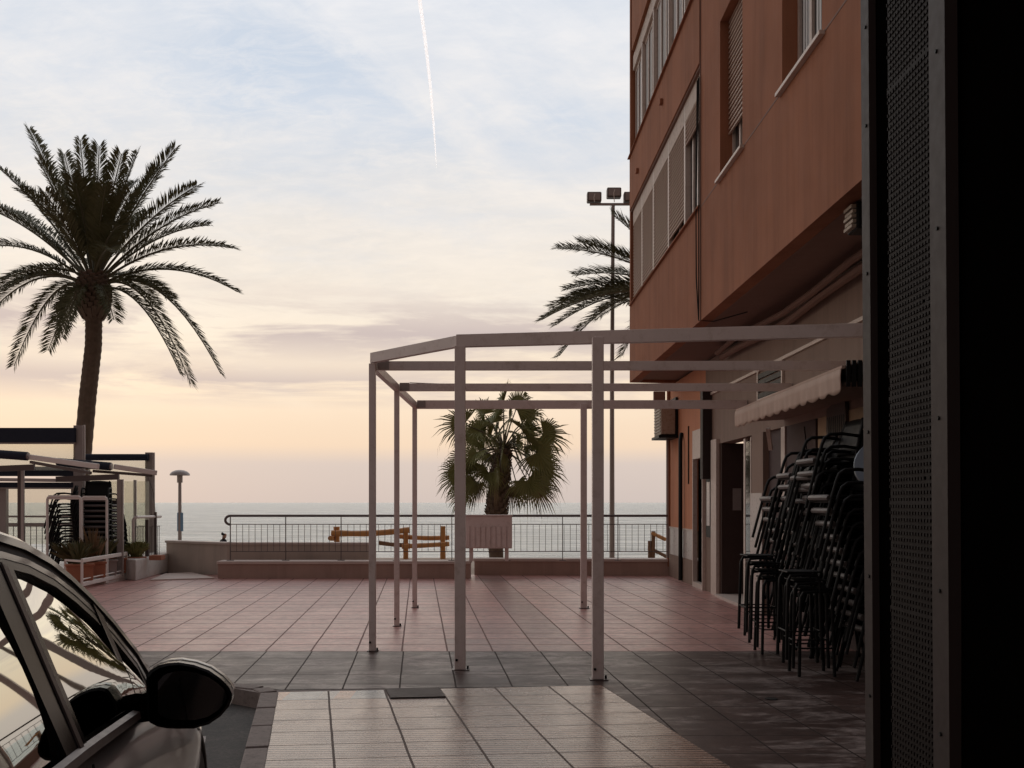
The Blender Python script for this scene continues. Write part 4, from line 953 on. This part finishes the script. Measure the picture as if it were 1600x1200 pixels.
# low white wall and stone block
lw = empty('low_wall', (0, 0, 0), 0, 'low whitewashed wall on the red tiles beside the planter rack', 'wall')
a, b_ = G(212, 908), G(262, 894)
MB().prism([a, b_, b_ + Vector((-.3, .9, 0)), a + Vector((-1.2, 1.2, 0))], (0, 0, .42)).build('wall', M['white_wall'], lw, bevel=.02)
tag(MB().beam(P(236, 871, 20.5), P(255, 871, 20.5), .25, .10).build('stone_block', M['terracotta_pot'], bevel=.01), 'small reddish stone block lying on the low white wall', 'block')
# planter rack
rk = empty('planter_rack', (0, 0, 0), 0, 'white tubular rack holding terracotta troughs on the red tiles', 'planter rack')
q0_, q1_ = G(128, 922), G(198, 905); zt0 = P(0, 881, q0_.y).z; zt1 = P(0, 869, q1_.y).z; zt1 = zt0 = .52
bk = Vector((-.45, .35, 0))
for z, hh_ in ((zt0, .075), (.10, .075), (.19, .02)): MB().beam(upz(q0_, z), upz(q1_, z), .04, hh_).build('rail', M['white_paint'], rk, bevel=.01)
for t in (0, .5, .53, 1):
    p = q0_.lerp(q1_, t); MB().beam(upz(p, .02), upz(p, zt0), .035, .035, (0, 1, 0)).build('upright', M['white_paint'], rk)
for p in (q0_, q1_):
    MB().beam(upz(p, zt0 - .01), upz(p + bk, zt0 - .01), .035, .035).build('side_rail', M['white_paint'], rk); MB().beam(upz(p + bk, .02), upz(p + bk, zt0 - .03), .035, .035, (0, 1, 0)).build('upright', M['white_paint'], rk)
random.seed(21)
def tuft(mb, c, n, h_, spread, wd=.012):
    for i in range(n):
        a = random.uniform(0, 6.28); r_ = spread * random.uniform(.2, 1); l = h_ * random.uniform(.5, 1)
        e_ = c + Vector((math.cos(a) * r_, math.sin(a) * r_, l)); m_ = c.lerp(e_, .5) + Vector((0, 0, .05)); s_ = Vector((math.sin(a), -math.cos(a), 0)) * wd
        b0 = c + Vector((random.uniform(-.1, .1), random.uniform(-.06, .06), 0))
        mb.quad(b0 - s_, m_ - s_ * 1.4, e_, m_ + s_ * 1.4, b0 + s_)
labs = ['terracotta trough with spiky grass at the left end of the white rack', 'reddish terracotta trough with tall dry grass left of the rack centre', 'dark grey trough with thin stems right of the rack centre', 'brown trough with low green plant at the right end of the rack']
for i, t in enumerate((.10, .36, .62, .85)):
    p = q0_.lerp(q1_, t) + bk * .45
    r_ = empty('potted_plant', p, R(30), labs[i], 'plant', 'potted plants in the white rack')
    MB().prism([(-.22, -.10, .14), (.22, -.10, .14), (.22, .10, .14), (-.22, .10, .14)], (0, 0, .28)).box(-.245, -.125, .40, .245, .125, .44).build('pot', M['terracotta_pot'] if i != 2 else M['grey_metal'], r_, bevel=.01)
    mb = MB(); tuft(mb, Vector((0, 0, .44)), 70, (.45, .7, .5, .3)[i], .30); mb.build('foliage', M['frond'] if i != 1 else M['dry_leaf'], r_)
pp = G(206, 905)
r_ = empty('potted_plant', pp + Vector((0, .25, 0)), 0, 'round ochre pot with bushy dark green plant between rack and low white wall', 'plant')
MB().lathe([(.13, 0), (.19, .40), (.20, .44), (.0, .44)], 18).build('pot', M['terracotta_pot'], r_, smooth=True)
mb = MB(); tuft(mb, Vector((0, 0, .44)), 160, .34, .30, .03); mb.build('foliage', M['fan_leaf'], r_)
r_ = empty('potted_plant', P(118, 905, 18.6), 0, 'dark leafy shrub behind the car roof and left of the rack', 'plant'); r_.location.z = 0
MB().lathe([(.13, .0), (.2, .35)], 16).build('pot', M['terracotta_pot'], r_); mb = MB(); tuft(mb, Vector((0, 0, .4)), 320, .45, .5, .025); mb.build('foliage', M['frond'], r_)

# ---------------------------------------------------------------- contrail
ct = MB(); yy = 9000
for (a, b_, r0, r1) in (((655, 0), (672, 130), 12, 10), ((672, 130), (682, 262), 10, 1)): pass
pts = [P(640, -120, yy), P(655, -5, yy), P(664, 60, yy), P(672, 130, yy), P(678, 200, yy), P(682, 262, yy)]
ct.tube(pts, [18, 17, 15, 13, 9, 2], 8)
tag(ct.build('contrail', M['contrail'], smooth=True), 'thin white aircraft contrail rising steeply in the pale sky', 'contrail')

# ---------------------------------------------------------------- car
PHI = math.atan(.155)
car = empty('parked_car', (-2.02, 2.66, -.13), PHI, 'grey hatchback with black door mirror and reflecting side windows parked at the kerb', 'car')
CP = M['car_paint']; GB = M['gloss_black']
def zbelt(y): return 1.005 - .055 * max(0, y) / 1.0 + .05 * max(0, -y) / 1.6
def lx_of(z, zb_=1.0): return .84 - .40 * max(0, z - 1.0) + (0 if z >= 1.0 else 0)
outer = [(-1.75, 1.17), (-1.62, 1.33), (-1.40, 1.46), (-1.0, 1.56), (-.6, 1.605), (-.2, 1.61), (0, 1.597), (.18, 1.565), (.36, 1.51), (.50, 1.445), (.63, 1.37), (.76, 1.275), (.90, 1.145), (1.03, .99)]
def inset(poly, d):
    r_ = []
    for i, (y, z) in enumerate(poly):
        a = poly[max(0, i - 1)]; b2 = poly[min(len(poly) - 1, i + 1)]; ty, tz = b2[0] - a[0], b2[1] - a[1]; l = math.hypot(ty, tz)
        r_.append((y + tz / l * d, z - ty / l * d))
    return r_
def S(y, z, off, s_): return ((lx_of(z) + off) * s_, y, z)
def ribbon(c0, c1, off, th, m, name):
    for s_ in (-1, 1):
        rows = [[S(y, z, off, s_) for y, z in c0], [S(y, z, off, s_) for y, z in c1], [S(y, z, off - th, s_) for y, z in c1], [S(y, z, off - th, s_) for y, z in c0], [S(y, z, off, s_) for y, z in c0]]
        MB().grid(rows).build(name, m, car, smooth=True)
i0, i1, i2, i3, i4 = outer, inset(outer, .024), inset(outer, .052), inset(outer, .072), inset(outer, .098)
ribbon(i0, i1, .004, .03, CP, 'roof_rail'); ribbon(i1, i2, -.004, .03, M['black_rubber'], 'door_seal'); ribbon(i2, i3, .0, .03, CP, 'door_frame'); ribbon(i3, i4, -.002, .03, GB, 'window_trim')
def sidepoly(poly, off, m, name, th=.01):
    for s_ in (-1, 1): MB().prism([S(y, z, off, s_) for y, z in poly], (-th * s_, 0, 0)).build(name, m, car)
# glass: curved strips down to the belt
def glass(y0, y1, name='side_window'):
    tops = [(y, z) for y, z in i4 if y0 <= y <= y1]
    def zt_at(y):
        for (a, za), (b2, zb2) in zip(i4, i4[1:]):
            if a <= y <= b2: return za + (zb2 - za) * (y - a) / (b2 - a)
        return i4[-1][1] if y > 0 else i4[0][1]
    n = 14
    for s_ in (-1, 1):
        rows = []
        for k in range(9):
            row = []
            for j in range(n + 1):
                y = y0 + (y1 - y0) * j / n; zb_ = zbelt(y) - .02; zt_ = max(zt_at(y) + .01, zb_ + .005); z = zb_ + (zt_ - zb_) * k / 8
                bow = .018 * math.sin(math.pi * k / 8)
                row.append(S(y, z, -.022 + bow, s_))
            rows.append(row)
        MB().grid(rows).build(name, M['car_glass'], car, smooth=True)
glass(-1.05, -.085); glass(.0, .69); glass(.70, .98, 'quarter_window')
sidepoly([(-.16, zbelt(0) - .03), (.022, zbelt(0) - .03), (.0, 1.51), (-.20, 1.52)], .008, GB, 'pillar', .03)
sidepoly([(-.055, zbelt(0) - .03), (-.025, zbelt(0) - .03), (-.05, 1.505), (-.08, 1.52)], .014, M['dark_metal'], 'pillar_trim', .006)
sidepoly([(.70, zbelt(.7) - .03), (.745, zbelt(.7) - .03), (.655, 1.29), (.60, 1.34)], .006, GB, 'window_divider', .03)
sidepoly([(-1.10, zbelt(-1) - .03), (-1.02, zbelt(-1) - .03), (-1.10, 1.48), (-1.25, 1.45)], .0, GB, 'pillar', .03)
MBs = [(-1.9, -1.6), (-1.1, 0)]
# belt trim
ys_ = [-1.75 + i * (2.82 / 20) for i in range(21)]
for s_ in (-1, 1):
    rows = [[((.846) * s_, y, zbelt(y) - .035) for y in ys_], [((.858) * s_, y, zbelt(y) - .03) for y in ys_], [((.855) * s_, y, zbelt(y) - .005) for y in ys_], [((.835) * s_, y, zbelt(y) + .002) for y in ys_]]
    MB().grid(rows).build('belt_trim', M['dark_metal'], car, smooth=True)
# lower body loft
def hwid(y):
    if y > 1.2: return .86 - .10 * ((y - 1.2) / 1.0) ** 2
    if y < -1.4: return .86 - .12 * ((-y - 1.4) / .7) ** 2
    return .86
def ztop(y):
    if y < 1.05: return zbelt(y) - .035
    if y < 2.05: return .915 - .16 * ((y - 1.05) / 1.0) ** 1.5
    return .755 - .25 * (y - 2.05) / .15
rows = []
st_ = [-2.08, -2.02, -1.9, -1.7, -1.4, -1.1, -.7, -.3, 0, .3, .6, .9, 1.05, 1.2, 1.4, 1.6, 1.8, 1.95, 2.05, 2.14, 2.18]
for y in st_:
    h_ = hwid(y); zt_ = ztop(y); sec = []
    if y > 1.0: inn = [(.0, zt_ + .055), (.45, zt_ + .05), (.68, zt_ + .03)]
    else: inn = [(h_ - .06, zt_ + .0)]
    fb_ = .03 * math.exp(-((y - 1.4) / .35) ** 2); half = [(h_ - .08, .20), (h_ + .0, .26), (h_ + .035, .40), (h_ + .045 + fb_, .56), (h_ + .048 + fb_, .68), (h_ + .03 + fb_, zt_ - .14), (h_ + .008 + fb_ * .6, zt_ - .045), (h_ - .018, zt_)]
    r2 = [(x, y, z) for x, z in half]
    last = (h_ - .10, zt_ + .02) if y > 1.0 else (h_ - .10, zt_ - .0)
    r2 += [(last[0], y, last[1]), (.40, y, zt_ + (.05 if y > 1.0 else -.02)), (0, y, zt_ + (.06 if y > 1.0 else -.02))]
    rows.append(r2 + [(-x, yy_, z) for x, yy_, z in reversed(r2[:-1])])
body_ = MB().grid(rows); n_ = len(rows[0])
body_.quad(*rows[0]); body_.quad(*rows[-1])
bo_ = body_.build('body', CP, car, smooth=True)
# door seams
for y in (-.03, 1.02):
    for s_ in (-1, 1): MB().tube([(s_ * .866, y, zbelt(y) - .05), (s_ * .889, y, zbelt(y) - .17), (s_ * .908, y, .68), (s_ * .905, y, .56), (s_ * .895, y, .40), (s_ * .862, y - (.05 if y > 0 else 0), .30)], .004, 6).build('door_seam', M['black_rubber'], car)
# roof
rows = []
for (y, z) in outer[1:10]:
    e_ = lx_of(z) - .0; crown = .05
    rows.append([(e_ * math.sin(R(90) * (j / 8)) * 1.0, y, z + crown * (1 - (j / 8) ** 2)) for j in range(-8, 9)])
MB().grid([[(x, y, z) for x, y, z in r_] for r_ in rows]).build('roof', CP, car, smooth=True)
# windscreen and rear window
def cross(c0, c1, m, name):
    rows = []
    for k in range(7):
        t = k / 6; y0_, z0_, w0_ = [c0[i] + (c1[i] - c0[i]) * t for i in range(3)]
        rows.append([(w0_ * j / 8, y0_ + .16 * (1 - (j / 8) ** 2) * (1 if c1[0] > 0 else -.6), z0_ + .045 * (1 - t) * (1 - (j / 8) ** 2)) for j in range(-8, 9)])
    MB().grid(rows).build(name, m, car, smooth=True)
cross((.45, 1.46, .64), (1.07, .955, .83), M['car_glass'], 'windscreen'); cross((-1.58, 1.33, .70), (-1.98, .98, .80), M['car_glass'], 'rear_window')
# interior floor so that the cabin is closed
MB().box(-.80, -1.85, .30, .80, 1.15, .86).build('cabin', M['black_rubber'], car)
for x in (-.38, .38):
    MB().box(x - .24, -.35, .86, x + .24, -.22, 1.22).box(x - .13, -.36, 1.24, x + .13, -.26, 1.40).build('seat', M['black_rubber'], car, bevel=.03)
# wheels
for x in (-1, 1):
    for y in (1.42, -1.28):
        wm = MB(); n = 28; prof = [(.22, .0), (.31, .0), (.335, .03), (.335, .17), (.31, .20)]
        st = len(wm.v)
        for r_, dx in prof:
            for k in range(n):
                t = 2 * math.pi * k / n; wm.v.append((x * (.915 - dx), y + r_ * math.cos(t), .335 + r_ * math.sin(t)))
        for i in range(len(prof) - 1):
            for k in range(n): wm.f.append((st + i * n + k, st + i * n + (k + 1) % n, st + (i + 1) * n + (k + 1) % n, st + (i + 1) * n + k))
        wo = wm.build('wheel', M['black_rubber'], car, smooth=True)
        rm = MB().tube([(x * .80, y, .335), (x * .917, y, .335)], .06, 12)
        for k in range(7):
            t = 2 * math.pi * k / 7; rm.beam((x * .90, y, .335), (x * .902, y + .21 * math.cos(t), .335 + .21 * math.sin(t)), .05, .02, (1, 0, 0))
        rm.build('rim', M['alu'], wo)
        arch = MB(); arch.tube([(x * .893, y + .375 * math.cos(R(a)), .335 + .375 * math.sin(R(a))) for a in range(-10, 191, 10)], .022, 6).build('wheel_arch', M['black_rubber'], car, smooth=True)
for x in (-1, 1):
    MB().prism([(x * .60, 2.15, .62), (x * .80, 2.05, .66), (x * .81, 2.03, .74), (x * .60, 2.13, .72)], (0, .03, 0)).build('headlight', M['dark_glass'], car)
    MB().box(x * .62, -2.11, .80, x * .82, -2.02, 1.0).build('tail_light', M['terracotta_pot'], car, bevel=.01)
MB().box(-.26, -2.115, .62, .26, -2.085, .73).build('number_plate', M['white_paint'], car)
# door mirrors
def mirror(s_):
    mb = MB(); rows = []
    prof = [(.872, .940, 1.085), (.885, .922, 1.103), (.91, .908, 1.118), (.94, .901, 1.126), (.98, .898, 1.128), (1.03, .897, 1.118), (1.08, .910, 1.098), (1.12, .937, 1.068), (1.148, .97, 1.038), (1.158, .995, 1.015)]
    def sec(x, z0, z1, y, k=1.0):
        cz, hz = (z0 + z1) / 2, (z1 - z0) / 2
        return (x, y, cz, hz)
    ring_n = 24
    outline = []
    top = [(x, z1) for x, z0, z1 in prof]; bot = [(x, z0) for x, z0, z1 in prof]
    loop = top + list(reversed(bot)); cx = sum(p[0] for p in loop) / len(loop); cz = sum(p[1] for p in loop) / len(loop)
    for yo, k in ((.640, .93), (.645, 1.0), (.70, 1.0), (.75, .95), (.79, .80), (.815, .50), (.82, .1)):
        rows.append([(s_ * (cx + (x - cx) * k), yo, cz + (z - cz) * k) for x, z in loop] + [(s_ * (cx + (loop[0][0] - cx) * k), yo, cz + (loop[0][1] - cz) * k)])
    mo = mb.grid(rows).build('door_mirror', GB, car, smooth=True)
    MB().prism([(s_ * (cx + (x - cx) * .94), .655, cz + (z - cz) * .93) for x, z in loop], (0, .012, 0)).build('housing_back', M['shade_black'], mo)
    mg = MB().prism([(s_ * (cx + .01 + (x - cx) * .80), .648, cz + (z - cz) * .74) for x, z in loop], (0, .005, 0)).build('mirror_glass', M['mirror'], mo)
    MB().prism([(s_ * .80, .60, .925), (s_ * .91, .66, .925), (s_ * .91, .66, 1.02), (s_ * .80, .60, .99)], (0, .17, 0)).build('mirror_arm', M['shade_black'], mo, bevel=.01)
    # painted cap strip
    cap = MB().grid([[(s_ * x, yo, z1 + .004 + dz) for x, z0, z1 in prof] for yo, dz in ((.70, -.001), (.72, .001), (.75, -.006))]).build('mirror_cap', CP, mo, smooth=True)
for s_ in (-1, 1): mirror(s_)
for o in bpy.data.objects:
    if o.type == 'MESH' and 'sliver' in o.name: pass
